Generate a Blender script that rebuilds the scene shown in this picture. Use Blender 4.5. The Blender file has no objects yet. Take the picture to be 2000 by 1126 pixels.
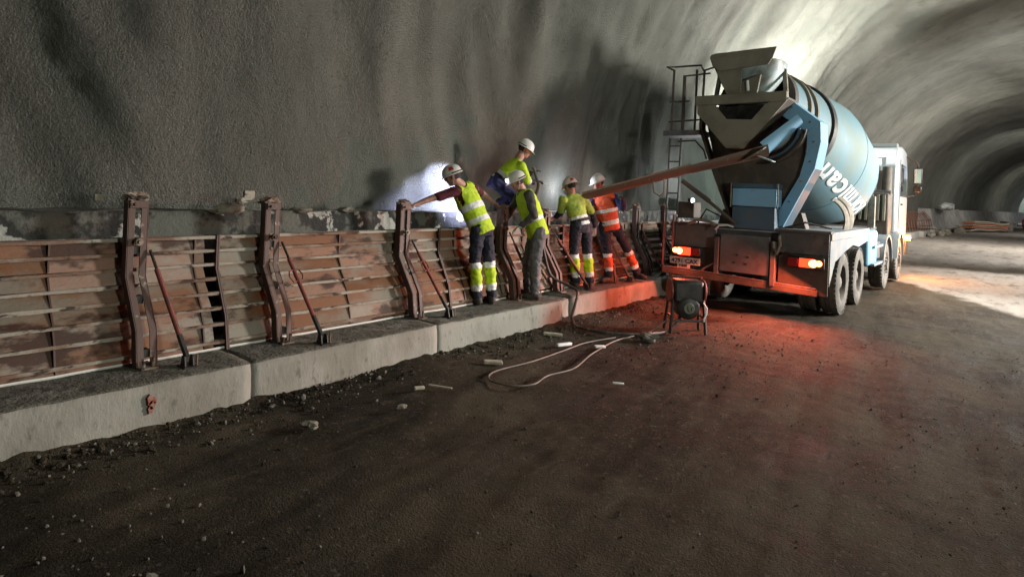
import bpy, bmesh, math, random
from math import radians as R, sin, cos, pi, sqrt, atan
from mathutils import Vector as V, Matrix, noise, Quaternion
random.seed(7)
sc = bpy.context.scene
COL = sc.collection

# ---------------------------------------------------------------- camera
TH = atan(961 / 1200.0); RHO = R(2.5)
F = V((-sin(TH), cos(TH), 0)); R0 = V((cos(TH), sin(TH), 0)); U0 = V((0, 0, 1))
rt = R0 * cos(RHO) + U0 * sin(RHO); up = -R0 * sin(RHO) + U0 * cos(RHO)
cd = bpy.data.cameras.new('camera'); cam = bpy.data.objects.new('camera', cd); COL.objects.link(cam)
m = Matrix((rt, up, -F)).transposed().to_4x4(); m.translation = V((0, 0, 1.8)); cam.matrix_world = m
cd.sensor_width = 36; cd.lens = 36 * 1200 / 2000; cd.shift_y = (370 - 563) / 2000
cd.clip_start = .05; cd.clip_end = 1000
sc.camera = cam
# ---------------------------------------------------------------- world, exposure
wd = bpy.data.worlds.new('World'); sc.world = wd; wd.use_nodes = True
bg = wd.node_tree.nodes['Background']; bg.inputs[0].default_value = (.78, .88, 1, 1); bg.inputs[1].default_value = 1.1
sc.view_settings.view_transform = 'Standard'; sc.view_settings.look = 'None'
sc.view_settings.exposure = 0; sc.view_settings.gamma = 1
sc.cycles.use_denoising = True
sc.cycles.max_bounces = 6; sc.cycles.diffuse_bounces = 4
sc.cycles.sample_clamp_indirect = 3; sc.cycles.caustics_reflective = False; sc.cycles.caustics_refractive = False

def lamp(name, kind, loc, power, color, target=None, size=.1, spot=None, blend=.2, size_y=None):
    l = bpy.data.lights.new(name, kind); l.energy = power; l.color = color
    if kind == 'AREA':
        l.size = size
        if size_y: l.shape = 'RECTANGLE'; l.size_y = size_y
    else: l.shadow_soft_size = size
    if kind == 'SPOT': l.spot_size = R(spot); l.spot_blend = blend
    o = bpy.data.objects.new(name, l); COL.objects.link(o); o.location = loc
    if target is not None: o.rotation_euler = (V(target) - V(loc)).to_track_quat('-Z', 'Y').to_euler()
    return o
# tunnel floodlights and site lamps, plus added crown and deep-tunnel fills
lamp('floodlight_side', 'SPOT', (4.6, 4.2, 2.3), 1000, (.98, 1, .88), (-6, 5.0, 3.9), .42, 112, .8)
lamp('crown_fill', 'AREA', (2.0, 7.5, 7.0), 45, (1, .98, .90), (-4.5, 7.5, 1.0), 1.6)  # added overhead fill to lift the ambient level, no fixture modelled
lamp('floodlight_right', 'SPOT', (5.1, 15.6, 3.6), 8800, (1, .96, .91), (-5, 11.2, 3.4), .9, 112, .6)
lamp('floodlight_far_right', 'SPOT', (5.0, 22.0, 4.6), 7500, (1, .95, .9), (1.6, 19.0, 0), .25, 84, .5)
lamp('floodlight_behind_truck', 'AREA', (-4.95, 16.4, 2.2), 2000, (1, .98, .92), (-2.6, 18.4, 7.6), .3)
lamp('worklight_on_wall', 'POINT', (-5.55, 8.35, 1.85), 22, (.82, .87, 1), None, .04)
lamp('worklight_left_of_truck', 'POINT', (-5.35, 13.2, 1.75), 70, (.9, .93, 1), None, .05)
lamp('headlamp_beam', 'SPOT', (-5.36, 6.34, 1.84), 520, (.60, .64, 1), (-6.0, 6.0, 1.60), .03, 83, .25)
lamp('tail_light_left_glow', 'AREA', (-4.2, 9.66, .9), 22, (1, .13, .06), (-4.0, 8.7, 0.1), .2)
lamp('tail_light_right_glow', 'AREA', (-2.25, 9.66, .9), 135, (1, .13, .06), (-2.7, 8.8, 0), .2)
lamp('indicator_glow', 'POINT', (-1.68, 18.7, .98), 240, (1, .36, .08), None, .05)
lamp('deep_tunnel_fill', 'AREA', (4.6, 27, 2.4), 1500, (1, .96, .95), (-2.5, 36, 6.5), 1.2)  # this and the next three: added fills brightening the far vault and floor
lamp('deep_tunnel_fill', 'AREA', (3.2, 37, 5.8), 1500, (1, .93, .86), (-.6, 38, 0), 1.5)
lamp('deep_tunnel_fill', 'AREA', (5.5, 60, 6), 450, (1, .97, .92), (-2, 68, 2), 2.0)
lamp('deep_tunnel_fill', 'AREA', (8, 90, 6.2), 350, (1, .97, .92), (3, 96, 2), 2.0)

# ---------------------------------------------------------------- materials
def mat(name, base, rough=.8, metal=0, col2=None, scale=5, detail=6, lo=.35, hi=.65, col3=None, scale3=20, lo3=.55, hi3=.65,
        bump=0, bscale=60, bdist=.01, bump2=0, bscale2=10, stretch=(1, 1, 1), emit=None, estr=0, spec=.5, rough2=None, coat=0):
    mt = bpy.data.materials.new(name); mt.use_nodes = True; nt = mt.node_tree; N = nt.nodes; L = nt.links
    p = N['Principled BSDF']; p.inputs['Base Color'].default_value = (*base, 1)
    p.inputs['Roughness'].default_value = rough; p.inputs['Metallic'].default_value = metal
    p.inputs['Specular IOR Level'].default_value = spec; p.inputs['Coat Weight'].default_value = coat
    if emit: p.inputs['Emission Color'].default_value = (*emit, 1); p.inputs['Emission Strength'].default_value = estr
    tc = N.new('ShaderNodeTexCoord'); mp = N.new('ShaderNodeMapping'); mp.inputs['Scale'].default_value = stretch
    L.new(tc.outputs['Object'], mp.inputs[0])
    def nz(s, d=detail, rg=.6):
        n = N.new('ShaderNodeTexNoise'); n.inputs['Scale'].default_value = s; n.inputs['Detail'].default_value = d
        n.inputs['Roughness'].default_value = rg; L.new(mp.outputs[0], n.inputs['Vector']); return n
    def ramp(src, a, b):
        r = N.new('ShaderNodeMapRange'); r.inputs[1].default_value = a; r.inputs[2].default_value = b
        r.interpolation_type = 'SMOOTHSTEP'; L.new(src, r.inputs[0]); return r.outputs[0]
    cur = None
    if col2:
        f = ramp(nz(scale).outputs[0], lo, hi)
        mx = N.new('ShaderNodeMix'); mx.data_type = 'RGBA'; L.new(f, mx.inputs[0])
        mx.inputs[6].default_value = (*base, 1); mx.inputs[7].default_value = (*col2, 1); cur = mx.outputs[2]
        if rough2 is not None:
            mr = N.new('ShaderNodeMapRange'); mr.inputs[3].default_value = rough; mr.inputs[4].default_value = rough2
            L.new(f, mr.inputs[0]); L.new(mr.outputs[0], p.inputs['Roughness'])
    if col3:
        f = ramp(nz(scale3).outputs[0], lo3, hi3)
        mx = N.new('ShaderNodeMix'); mx.data_type = 'RGBA'; L.new(f, mx.inputs[0])
        if cur: L.new(cur, mx.inputs[6])
        else: mx.inputs[6].default_value = (*base, 1)
        mx.inputs[7].default_value = (*col3, 1); cur = mx.outputs[2]
    if cur: L.new(cur, p.inputs['Base Color'])
    if bump or bump2:
        last = None
        for st, s, dd in ((bump, bscale, bdist), (bump2, bscale2, bdist * 3)):
            if not st: continue
            b = N.new('ShaderNodeBump'); b.inputs['Strength'].default_value = st; b.inputs['Distance'].default_value = dd
            L.new(nz(s, 5, .65).outputs[0], b.inputs['Height'])
            if last: L.new(last, b.inputs['Normal'])
            last = b.outputs[0]
        L.new(last, p.inputs['Normal'])
    return mt

M = {}
M['shotcrete'] = mat('shotcrete', (.22, .228, .195), .95, col2=(.31, .315, .27), scale=.7, lo=.3, hi=.7, col3=(.15, .147, .12), scale3=26, lo3=.58, hi3=.75,
                     bump=.85, bscale=17, bdist=.045, bump2=1, bscale2=60, stretch=(1, 1, .8), spec=.2)
def wall_extra(mt):
    nt = mt.node_tree; N = nt.nodes; L = nt.links; p = N['Principled BSDF']; src = p.inputs['Base Color'].links[0].from_socket
    g = N.new('ShaderNodeTexCoord'); sx = N.new('ShaderNodeSeparateXYZ'); L.new(g.outputs['Object'], sx.inputs[0])
    def rng(v, a, b):
        r = N.new('ShaderNodeMapRange'); r.interpolation_type = 'SMOOTHSTEP'; r.inputs[1].default_value = a; r.inputs[2].default_value = b; L.new(v, r.inputs[0]); return r.outputs[0]
    def nz(scale, st, det=8):
        mp = N.new('ShaderNodeMapping'); mp.inputs['Scale'].default_value = st; L.new(g.outputs['Object'], mp.inputs[0])
        n = N.new('ShaderNodeTexNoise'); n.inputs['Scale'].default_value = scale; n.inputs['Detail'].default_value = det; n.inputs['Roughness'].default_value = .6; L.new(mp.outputs[0], n.inputs['Vector']); return n.outputs[0]
    def mul(a, b):
        n = N.new('ShaderNodeMath'); n.operation = 'MULTIPLY'
        for i, q in enumerate((a, b)):
            if isinstance(q, float): n.inputs[i].default_value = q
            else: L.new(q, n.inputs[i])
        return n.outputs[0]
    def mix(f, a, b):
        mx = N.new('ShaderNodeMix'); mx.data_type = 'RGBA'; L.new(f, mx.inputs[0]); L.new(a, mx.inputs[6]); mx.inputs[7].default_value = (*b, 1); return mx.outputs[2]
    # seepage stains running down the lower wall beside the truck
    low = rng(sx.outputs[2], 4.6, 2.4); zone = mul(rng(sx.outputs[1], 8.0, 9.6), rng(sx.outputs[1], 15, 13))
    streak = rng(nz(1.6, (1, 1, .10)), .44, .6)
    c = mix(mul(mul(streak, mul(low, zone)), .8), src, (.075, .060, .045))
    # faint pale and dark drag bands all over
    c = mix(mul(rng(nz(1.3, (1, 1, .22)), .52, .68), .5), c, (.33, .325, .28))
    c = mix(mul(rng(nz(2.1, (1, 1, .16)), .56, .7), .35), c, (.12, .115, .09))
    c = mix(mul(rng(nz(.35, (1, 1, 1), 4), .5, .6), .3), c, (.17, .165, .14))
    L.new(c, p.inputs['Base Color'])
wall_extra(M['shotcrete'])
M['dirt'] = mat('dirt', (.088, .074, .051), .9, col2=(.034, .029, .020), scale=.55, lo=.38, hi=.6, col3=(.13, .11, .085), scale3=26, lo3=.55, hi3=.72,
                bump=.9, bscale=4.5, bdist=.05, bump2=.7, bscale2=70, rough2=.8, spec=.1)
def dirt_extra(mt):
    nt = mt.node_tree; N = nt.nodes; L = nt.links; p = N['Principled BSDF']
    src = p.inputs['Base Color'].links[0].from_socket
    g = N.new('ShaderNodeTexCoord'); sx = N.new('ShaderNodeSeparateXYZ'); L.new(g.outputs['Object'], sx.inputs[0])
    def math_(op, a, b=0.0, c=None):
        n = N.new('ShaderNodeMath'); n.operation = op
        for i, q in enumerate((a, b) if c is None else (a, b, c)):
            if isinstance(q, (int, float)): n.inputs[i].default_value = q
            else: L.new(q, n.inputs[i])
        return n.outputs[0]
    def noise_(scale, det=8, dist=0, st=(1, 1, 1)):
        mp = N.new('ShaderNodeMapping'); mp.inputs['Scale'].default_value = st; L.new(g.outputs['Object'], mp.inputs[0])
        n = N.new('ShaderNodeTexNoise'); n.inputs['Scale'].default_value = scale; n.inputs['Detail'].default_value = det; n.inputs['Roughness'].default_value = .7; n.inputs['Distortion'].default_value = dist * .3
        L.new(mp.outputs[0], n.inputs['Vector']); return n.outputs[0]
    def smooth(v, a, b):
        r = N.new('ShaderNodeMapRange'); r.interpolation_type = 'SMOOTHSTEP'; r.inputs[1].default_value = a; r.inputs[2].default_value = b; L.new(v, r.inputs[0]); return r.outputs[0]
    def mix(f, a, b):
        mx = N.new('ShaderNodeMix'); mx.data_type = 'RGBA'; L.new(f, mx.inputs[0])
        for q, i in ((a, 6), (b, 7)):
            if isinstance(q, tuple): mx.inputs[i].default_value = (*q, 1)
            else: L.new(q, mx.inputs[i])
        return mx.outputs[2]
    # pale slurry plus painted floor light beyond the truck, along a slanted shadow edge
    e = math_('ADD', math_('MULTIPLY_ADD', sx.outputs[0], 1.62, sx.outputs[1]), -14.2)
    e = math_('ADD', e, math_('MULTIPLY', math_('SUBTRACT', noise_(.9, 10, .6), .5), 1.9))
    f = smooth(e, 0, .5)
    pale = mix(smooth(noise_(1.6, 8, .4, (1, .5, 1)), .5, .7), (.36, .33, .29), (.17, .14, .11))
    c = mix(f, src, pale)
    # dark wet stains and drag marks along the driving direction
    w = smooth(noise_(1.6, 10, 1.2, (1, .45, 1)), .50, .66); c = mix(math_('MULTIPLY', w, math_('MULTIPLY_ADD', f, -.5, .65)), c, (.022, .017, .012))
    t = smooth(noise_(7, 8, .5, (1, .2, 1)), .52, .72); c = mix(math_('MULTIPLY', t, .45), c, (.125, .105, .08))
    L.new(c, p.inputs['Base Color'])
    rsrc = p.inputs['Roughness'].links[0].from_socket
    L.new(math_('SUBTRACT', rsrc, math_('MULTIPLY', w, .10)), p.inputs['Roughness']); sp = N.new('ShaderNodeMapRange'); L.new(w, sp.inputs[0]); sp.inputs[3].default_value = .1; sp.inputs[4].default_value = .18; L.new(sp.outputs[0], p.inputs['Specular IOR Level'])
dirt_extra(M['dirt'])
M['pale_dirt'] = M['dirt']
M['concrete'] = mat('concrete', (.31, .30, .26), .9, col2=(.22, .21, .175), scale=1.9, lo=.42, hi=.66, col3=(.13, .12, .095), scale3=14, lo3=.56, hi3=.74,
                    bump=.5, bscale=30, bdist=.012, bump2=.2, bscale2=7, stretch=(1, 1, .55))
M['kerb_top'] = mat('kerb_top', (.13, .125, .10), .9, col2=(.24, .23, .2), scale=3, lo=.5, hi=.7, col3=(.06, .055, .045), scale3=9, lo3=.5, hi3=.65, bump=1, bscale=22, bdist=.03)
M['footing'] = mat('footing_concrete', (.12, .12, .10), .9, col2=(.03, .03, .026), scale=2.6, lo=.42, hi=.5, col3=(.40, .39, .35), scale3=2.6, lo3=.57, hi3=.61, bump=.8, bscale=25, bdist=.02)
M['rust'] = mat('rusty_formwork', (.26, .135, .08), .75, .1, col2=(.27, .235, .185), scale=1.6, lo=.46, hi=.58, col3=(.065, .032, .02), scale3=4, lo3=.5, hi3=.6,
                bump=.5, bscale=45, bdist=.008, bump2=.4, bscale2=8, stretch=(1, .45, 1))
def vary(mt, amt=.5):
    nt = mt.node_tree; p = nt.nodes['Principled BSDF']; src = p.inputs['Base Color'].links[0].from_socket
    oi = nt.nodes.new('ShaderNodeObjectInfo'); r = nt.nodes.new('ShaderNodeMapRange'); r.inputs[3].default_value = 1 - amt; r.inputs[4].default_value = 1 + amt * .5
    nt.links.new(oi.outputs['Random'], r.inputs[0]); h = nt.nodes.new('ShaderNodeHueSaturation'); nt.links.new(r.outputs[0], h.inputs['Value']); nt.links.new(src, h.inputs['Color']); nt.links.new(h.outputs[0], p.inputs['Base Color'])
    r2 = nt.nodes.new('ShaderNodeMapRange'); r2.inputs[3].default_value = 1.3; r2.inputs[4].default_value = .8; nt.links.new(oi.outputs['Random'], r2.inputs[0]); nt.links.new(r2.outputs[0], h.inputs['Saturation'])
vary(M['rust'], .45)
M['rib'] = mat('mortar_crusted_steel', (.36, .325, .265), .85, .05, col2=(.20, .12, .08), scale=3, lo=.42, hi=.58, col3=(.06, .035, .025), scale3=9, lo3=.52, hi3=.62, bump=.8, bscale=40, bdist=.012, stretch=(1, .5, 1))
M['post'] = mat('brown_painted_steel', (.105, .062, .05), .6, .3, col2=(.09, .06, .05), scale=5, lo=.4, hi=.7, col3=(.30, .26, .21), scale3=11, lo3=.6, hi3=.7, bump=.3, bscale=40, bdist=.006)
M['redpost'] = mat('red_painted_steel', (.22, .055, .04), .55, .2, col2=(.10, .05, .04), scale=7, lo=.5, hi=.65, col3=(.3, .26, .2), scale3=18, lo3=.62, hi3=.7)
M['black'] = mat('black_steel', (.012, .012, .011), .5, .2, col2=(.04, .035, .03), scale=8)
M['white_foam'] = mat('white_sealing_foam', (.75, .74, .68), .8, bump=.5, bscale=40)
M['pale_junk'] = mat('pale_scrap', (.45, .42, .32), .8, col2=(.25, .22, .16), scale=12, bump=.5, bscale=30)
M['stone'] = mat('stone', (.13, .12, .10), .9, col2=(.14, .13, .11), scale=9, bump=.5, bscale=30)
# truck
M['drum'] = mat('drum_blue_paint', (.105, .20, .235), .6, .0, col2=(.13, .175, .155), scale=.9, lo=.42, hi=.72, col3=(.19, .20, .18), scale3=3, lo3=.55, hi3=.8, bump=.15, bscale=6, bdist=.01, coat=.06, rough2=.7)
M['blue'] = mat('truck_blue_paint', (.17, .37, .54), .5, .0, col2=(.20, .34, .42), scale=3, lo=.5, hi=.8, col3=(.22, .2, .16), scale3=10, lo3=.62, hi3=.75)
M['navy'] = mat('dirty_dark_blue_paint', (.055, .095, .135), .5, col2=(.09, .10, .10), scale=5, lo=.5, hi=.8)
M['hopper'] = mat('mortar_stained_steel', (.19, .175, .13), .75, .05, col2=(.12, .108, .08), scale=2, lo=.4, hi=.7, col3=(.18, .165, .13), scale3=8, lo3=.58, hi3=.7, bump=.4, bscale=25, bdist=.01)
M['hopper_pale'] = mat('worn_pale_blue_steel', (.28, .35, .35), .55, .1, col2=(.12, .115, .09), scale=2.4, lo=.45, hi=.65, bump=.2, bscale=25)
M['darksteel'] = mat('dark_brown_steel', (.065, .052, .04), .7, .1, col2=(.11, .09, .068), scale=4, lo=.45, hi=.7, bump=.3, bscale=30)
M['chassis'] = mat('dusty_grey_steel', (.085, .085, .085), .65, .2, col2=(.17, .155, .13), scale=4, lo=.45, hi=.7, col3=(.06, .05, .045), scale3=14, lo3=.58, hi3=.7)
M['greyblue'] = mat('dusty_blue_grey_paint', (.17, .22, .26), .55, .0, col2=(.30, .28, .24), scale=3, lo=.4, hi=.65)
M['cab'] = mat('white_cab_paint', (.26, .295, .305), .4, .0, col2=(.38, .39, .37), scale=2, lo=.5, hi=.8, coat=.3)
M['tyre'] = mat('dusty_tyre', (.10, .092, .08), .9, col2=(.17, .155, .13), scale=5, lo=.4, hi=.65, bump=.4, bscale=40)
M['rim'] = mat('dusty_rim', (.16, .145, .12), .7, .2, col2=(.08, .07, .06), scale=6)
M['glass'] = mat('dark_glass', (.02, .022, .025), .08, spec=.8)
M['mirror'] = mat('mirror_glass', (.8, .6, .45), .05, 1)
M['chute'] = mat('rusty_chute', (.13, .08, .058), .6, .3, col2=(.11, .075, .055), scale=4, lo=.45, hi=.65, col3=(.28, .24, .18), scale3=9, lo3=.64, hi3=.74, bump=.3, bscale=30)
M['mortar'] = mat('dried_mortar', (.26, .24, .19), .9, col2=(.16, .14, .11), scale=7, bump=.6, bscale=25, bdist=.02)
M['letter'] = mat('white_lettering', (.72, .74, .72), .5, col2=(.5, .52, .5), scale=8, lo=.5, hi=.8)
M['plate'] = mat('number_plate_white', (.6, .58, .55), .5, col2=(.35, .3, .25), scale=12)
M['ink'] = mat('black_print', (.02, .02, .02), .5)
M['lit_red'] = mat('lit_red_lens', (.8, .05, .02), .3, emit=(1, .04, .012), estr=4)
M['lit_core'] = mat('lit_red_bulb', (1, .4, .2), .3, emit=(1, .2, .07), estr=12)
M['lens_off'] = mat('red_lens', (.25, .01, .01), .25)
M['lit_orange'] = mat('lit_orange_lens', (1, .5, .1), .3, emit=(1, .42, .06), estr=30)
M['lit_white'] = mat('lit_white_lamp', (1, 1, 1), .3, emit=(.88, .92, 1), estr=9)
# people
cl = dict(bump=.3, bscale=60, bdist=.004, col3=(.22, .20, .16), scale3=17, lo3=.63, hi3=.72)
M['lime'] = mat('lime_fabric', (.46, .66, .02), .8, col2=(.36, .50, .03), scale=7, lo=.5, hi=.8, **cl)
M['limej'] = mat('dirty_lime_fabric', (.36, .48, .07), .8, col2=(.27, .34, .08), scale=7, lo=.45, hi=.7, **cl)
M['silver'] = mat('reflective_tape', (.72, .75, .72), .45, **cl)
M['navyf'] = mat('navy_fabric', (.012, .015, .032), .85, col2=(.02, .022, .035), scale=9, **cl)
M['bluef'] = mat('blue_fabric', (.02, .025, .11), .85, col2=(.035, .035, .10), scale=8, **cl)
M['jeans'] = mat('muddy_grey_jeans', (.11, .115, .125), .9, col2=(.18, .165, .15), scale=6, lo=.45, hi=.65, **cl)
M['darkf'] = mat('dark_grey_fabric', (.045, .045, .042), .85, col2=(.08, .075, .07), scale=8, **cl)
M['maroon'] = mat('maroon_fabric', (.08, .007, .014), .85, **cl)
M['orange'] = mat('orange_fabric', (.78, .12, .04), .8, col2=(.6, .08, .03), scale=8, **cl)
M['skin'] = mat('skin', (.46, .26, .19), .55, col2=(.30, .15, .11), scale=12)
M['eye'] = mat('eye_dark', (.02, .015, .01), .3)
M['hair'] = mat('dark_hair', (.015, .012, .01), .8)
M['helmet'] = mat('white_helmet', (.70, .70, .66), .35, col2=(.48, .47, .42), scale=14, lo=.5, hi=.8)
M['redmark'] = mat('red_sticker', (.55, .03, .02), .4)
M['glove'] = mat('pale_glove', (.5, .5, .47), .8, col2=(.3, .3, .28), scale=20)
M['gloved'] = mat('dark_glove', (.05, .055, .04), .8, col2=(.1, .1, .08), scale=20)
M['boot'] = mat('dark_boot', (.02, .018, .016), .7, col2=(.09, .08, .065), scale=10)
M['barrier'] = mat('precast_concrete', (.34, .34, .32), .9, col2=(.22, .21, .19), scale=1.2, bump=.3, bscale=8)
M['orangenet'] = mat('orange_plastic', (.55, .16, .07), .6, col2=(.4, .14, .08), scale=3)
M['rebar'] = mat('rusted_rebar', (.22, .075, .04), .8)
M['daylight'] = mat('daylight_backdrop', (.8, .85, .9), 1, col2=(.25, .28, .25), scale=.5, lo=.5, hi=.7, emit=(.75, .85, .95), estr=.5)

# ---------------------------------------------------------------- mesh helpers
class MB:
    def __init__(s): s.v = []; s.f = []; s.m = []
    def add(s, vs, fs, mi=0, mx=None):
        o = len(s.v); s.v += [tuple(mx @ V(a)) if mx else tuple(a) for a in vs]
        s.f += [[i + o for i in f] for f in fs]; s.m += [mi] * len(fs); return s
    def box(s, c, d, rot=None, mi=0):
        x, y, z = [a / 2 for a in d]
        vs = [(-x, -y, -z), (x, -y, -z), (x, y, -z), (-x, y, -z), (-x, -y, z), (x, -y, z), (x, y, z), (-x, y, z)]
        mx = Matrix.Translation(c)
        if rot is not None: mx = mx @ (rot if isinstance(rot, Matrix) else Matrix.Rotation(rot, 4, 'Z'))
        return s.add(vs, [(0, 3, 2, 1), (4, 5, 6, 7), (0, 1, 5, 4), (1, 2, 6, 5), (2, 3, 7, 6), (3, 0, 4, 7)], mi, mx)
    def bb(s, x0, x1, y0, y1, z0, z1, mi=0): return s.box(((x0 + x1) / 2, (y0 + y1) / 2, (z0 + z1) / 2), (x1 - x0, y1 - y0, z1 - z0), None, mi)
    def beam(s, a, b, w, h, mi=0):
        a, b = V(a), V(b); d = b - a; q = d.to_track_quat('Y', 'Z').to_matrix().to_4x4()
        return s.box((a + b) / 2, (w, d.length, h), q, mi)
    def prism(s, poly, y0, y1, mi=0, axis='Y'):
        n = len(poly)
        g = {'Y': lambda p, t: (p[0], t, p[1]), 'X': lambda p, t: (t, p[0], p[1]), 'Z': lambda p, t: (p[0], p[1], t)}[axis]
        vs = [g(p, y0) for p in poly] + [g(p, y1) for p in poly]
        return s.add(vs, [list(range(n)), list(range(2 * n - 1, n - 1, -1))] + [(i, i + n, (i + 1) % n + n, (i + 1) % n) for i in range(n)], mi)
    def tube(s, pts, r, n=8, mi=0, cap=True, closed=False):
        pts = [V(p) for p in pts]; N_ = len(pts); rr = r if isinstance(r, (list, tuple)) else [r] * N_
        rings = []; up_ = None
        for i, p in enumerate(pts):
            if closed: t = pts[(i + 1) % N_] - pts[i - 1]
            else: t = pts[min(i + 1, N_ - 1)] - pts[max(i - 1, 0)]
            t.normalize()
            if up_ is None: up_ = V((0, 0, 1)) if abs(t.z) < .9 else V((1, 0, 0))
            a = t.cross(up_).normalized(); b = a.cross(t).normalized(); up_ = b
            rings.append([p + (a * cos(k * 2 * pi / n) + b * sin(k * 2 * pi / n)) * rr[i] for k in range(n)])
        vs = [v for g in rings for v in g]; fs = []
        for i in range(N_ if closed else N_ - 1):
            j = (i + 1) % N_
            for k in range(n): fs.append((i * n + k, i * n + (k + 1) % n, j * n + (k + 1) % n, j * n + k))
        if cap and not closed: fs += [list(range(n - 1, -1, -1)), list(range((N_ - 1) * n, N_ * n))]
        return s.add(vs, fs, mi)
    def lathe(s, A, ax, prof, n=32, mi=0, a0=0, a1=2 * pi, e1=None):
        A = V(A); ax = V(ax).normalized()
        if e1 is None: e1 = V((1, 0, 0)) if abs(ax.x) < .9 else V((0, 1, 0))
        e1 = (e1 - ax * e1.dot(ax)).normalized(); e2 = ax.cross(e1)
        full = abs(a1 - a0 - 2 * pi) < 1e-6; nn = n if full else n + 1
        vs = []
        for (q, r) in prof:
            for k in range(nn):
                t = a0 + (a1 - a0) * k / n
                vs.append(A + ax * q + (e1 * cos(t) + e2 * sin(t)) * max(r, 1e-4))
        fs = []
        for i in range(len(prof) - 1):
            for k in range(n if full else n):
                k2 = (k + 1) % nn
                fs.append((i * nn + k, i * nn + k2, (i + 1) * nn + k2, (i + 1) * nn + k))
        return s.add(vs, fs, mi)
    def ell(s, c, r, mi=0, n=10, mx=None):
        vs = []; fs = []
        for i in range(n + 1):
            p = pi * i / n
            for k in range(n * 2):
                t = pi * k / n; vs.append((c[0] + r[0] * sin(p) * cos(t), c[1] + r[1] * sin(p) * sin(t), c[2] + r[2] * cos(p)))
        for i in range(n):
            for k in range(2 * n):
                k2 = (k + 1) % (2 * n); fs.append((i * 2 * n + k, (i + 1) * 2 * n + k, (i + 1) * 2 * n + k2, i * 2 * n + k2))
        return s.add(vs, fs, mi, mx)
    def mesh(s, name, mats, smooth=35):
        me = bpy.data.meshes.new(name); me.from_pydata(s.v, [], s.f)
        for mt in (mats if isinstance(mats, list) else [mats]): me.materials.append(mt)
        me.polygons.foreach_set('material_index', s.m)
        bm = bmesh.new(); bm.from_mesh(me); bmesh.ops.recalc_face_normals(bm, faces=bm.faces); bm.to_mesh(me); bm.free()
        if smooth:
            me.polygons.foreach_set('use_smooth', [True] * len(me.polygons)); me.set_sharp_from_angle(angle=R(smooth))
        me.update(); return me
    def obj(s, name, mats, parent=None, bevel=0, smooth=35, label=None):
        o = bpy.data.objects.new(name, s.mesh(name, mats, smooth)); COL.objects.link(o)
        if parent is not None: put(o, parent)
        if bevel:
            b = o.modifiers.new('bevel', 'BEVEL'); b.width = bevel; b.segments = 2; b.limit_method = 'ANGLE'; b.angle_limit = R(40)
        if label: o['label'] = label
        return o
def world_loc(o):
    p = V((0, 0, 0)); 
    while o is not None: p += o.location; o = o.parent
    return p
def put(o, parent):   # parents keep unrotated frames; meshes are authored in world coordinates
    o.parent = parent; o.location = o.location - world_loc(parent)
def root(name, label, cat, loc, group=None):
    o = bpy.data.objects.new(name, None); COL.objects.link(o); o.location = loc; o.empty_display_size = .2
    o['label'] = label; o['category'] = cat
    if group: o['group'] = group
    return o
def tag(o, label, cat, group=None):
    o['label'] = label; o['category'] = cat
    if group: o['group'] = group
    return o
def structure(o): o['kind'] = 'structure'; return o

# ---------------------------------------------------------------- tunnel
def cx_of(y): return .5 + (max(0, y - 13.5) ** 2) / 1280
RT = 6.45; ZC = 1.55
def ylist():
    ys = []; y = -45
    while y < 112:
        ys.append(y)
        y += 1.5 if y < -3 else .07 if y < 16 else .14 if y < 30 else .35 if y < 55 else .8
    return ys + [112]
def vault():
    vs = []; fs = []; ys = ylist(); NA = 230
    # profile: right foot up over to left foot
    prof = []
    Ltot = pi * RT + 2 * ZC
    for k in range(NA + 1):
        t = k / NA; s = t ** 1.0 * Ltot
        if s < ZC: p = (RT, s); n = (-1, 0)
        elif s < ZC + pi * RT:
            a = (s - ZC) / RT; p = (RT * cos(a), ZC + RT * sin(a)); n = (-cos(a), -sin(a))
        else: p = (-RT, ZC - (s - ZC - pi * RT)); n = (1, 0)
        prof.append((p, n, s))
    for y in ys:
        c = cx_of(y)
        rib = 0
        for (p, n, s) in prof:
            sl = Ltot - s
            warp = .9 * noise.noise(V((y * .18, sl * .22, 3.1)))
            q = V(((y + warp + sl * .22) * .62, sl * .17, 0))
            d = .34 * noise.noise(q) + .20 * noise.noise(V(((y + warp * 1.3 + sl * .22) * 1.7, sl * .42, 5.5)))
            d += .06 * noise.noise(V((y * 3.2 + sl, sl * 1.1, 9))) + .022 * noise.noise(V((y * 9, sl * 7, 2)))
            if y > 20:   # bolted arch ribs become regular in the far tunnel
                w = min(1, (y - 20) / 20); d = d * (1 - .65 * w) + w * .16 * noise.noise(V((y * .45, sl * .4, 8))) + w * .03 * sin(y * .8 + 1.8 * noise.noise(V((y * .2, 0, 0))))
            if sl < 3.0: d *= .35 + .65 * (sl / 3.0)
            vs.append((c + p[0] + n[0] * d, y, p[1] + n[1] * d))
    W_ = NA + 1
    for i in range(len(ys) - 1):
        for k in range(NA): fs.append((i * W_ + k, i * W_ + k + 1, (i + 1) * W_ + k + 1, (i + 1) * W_ + k))
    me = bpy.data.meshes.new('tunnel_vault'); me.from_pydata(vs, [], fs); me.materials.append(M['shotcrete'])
    me.polygons.foreach_set('use_smooth', [True] * len(fs)); me.flip_normals()
    o = bpy.data.objects.new('tunnel_vault', me); COL.objects.link(o); structure(o)
vault()
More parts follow.
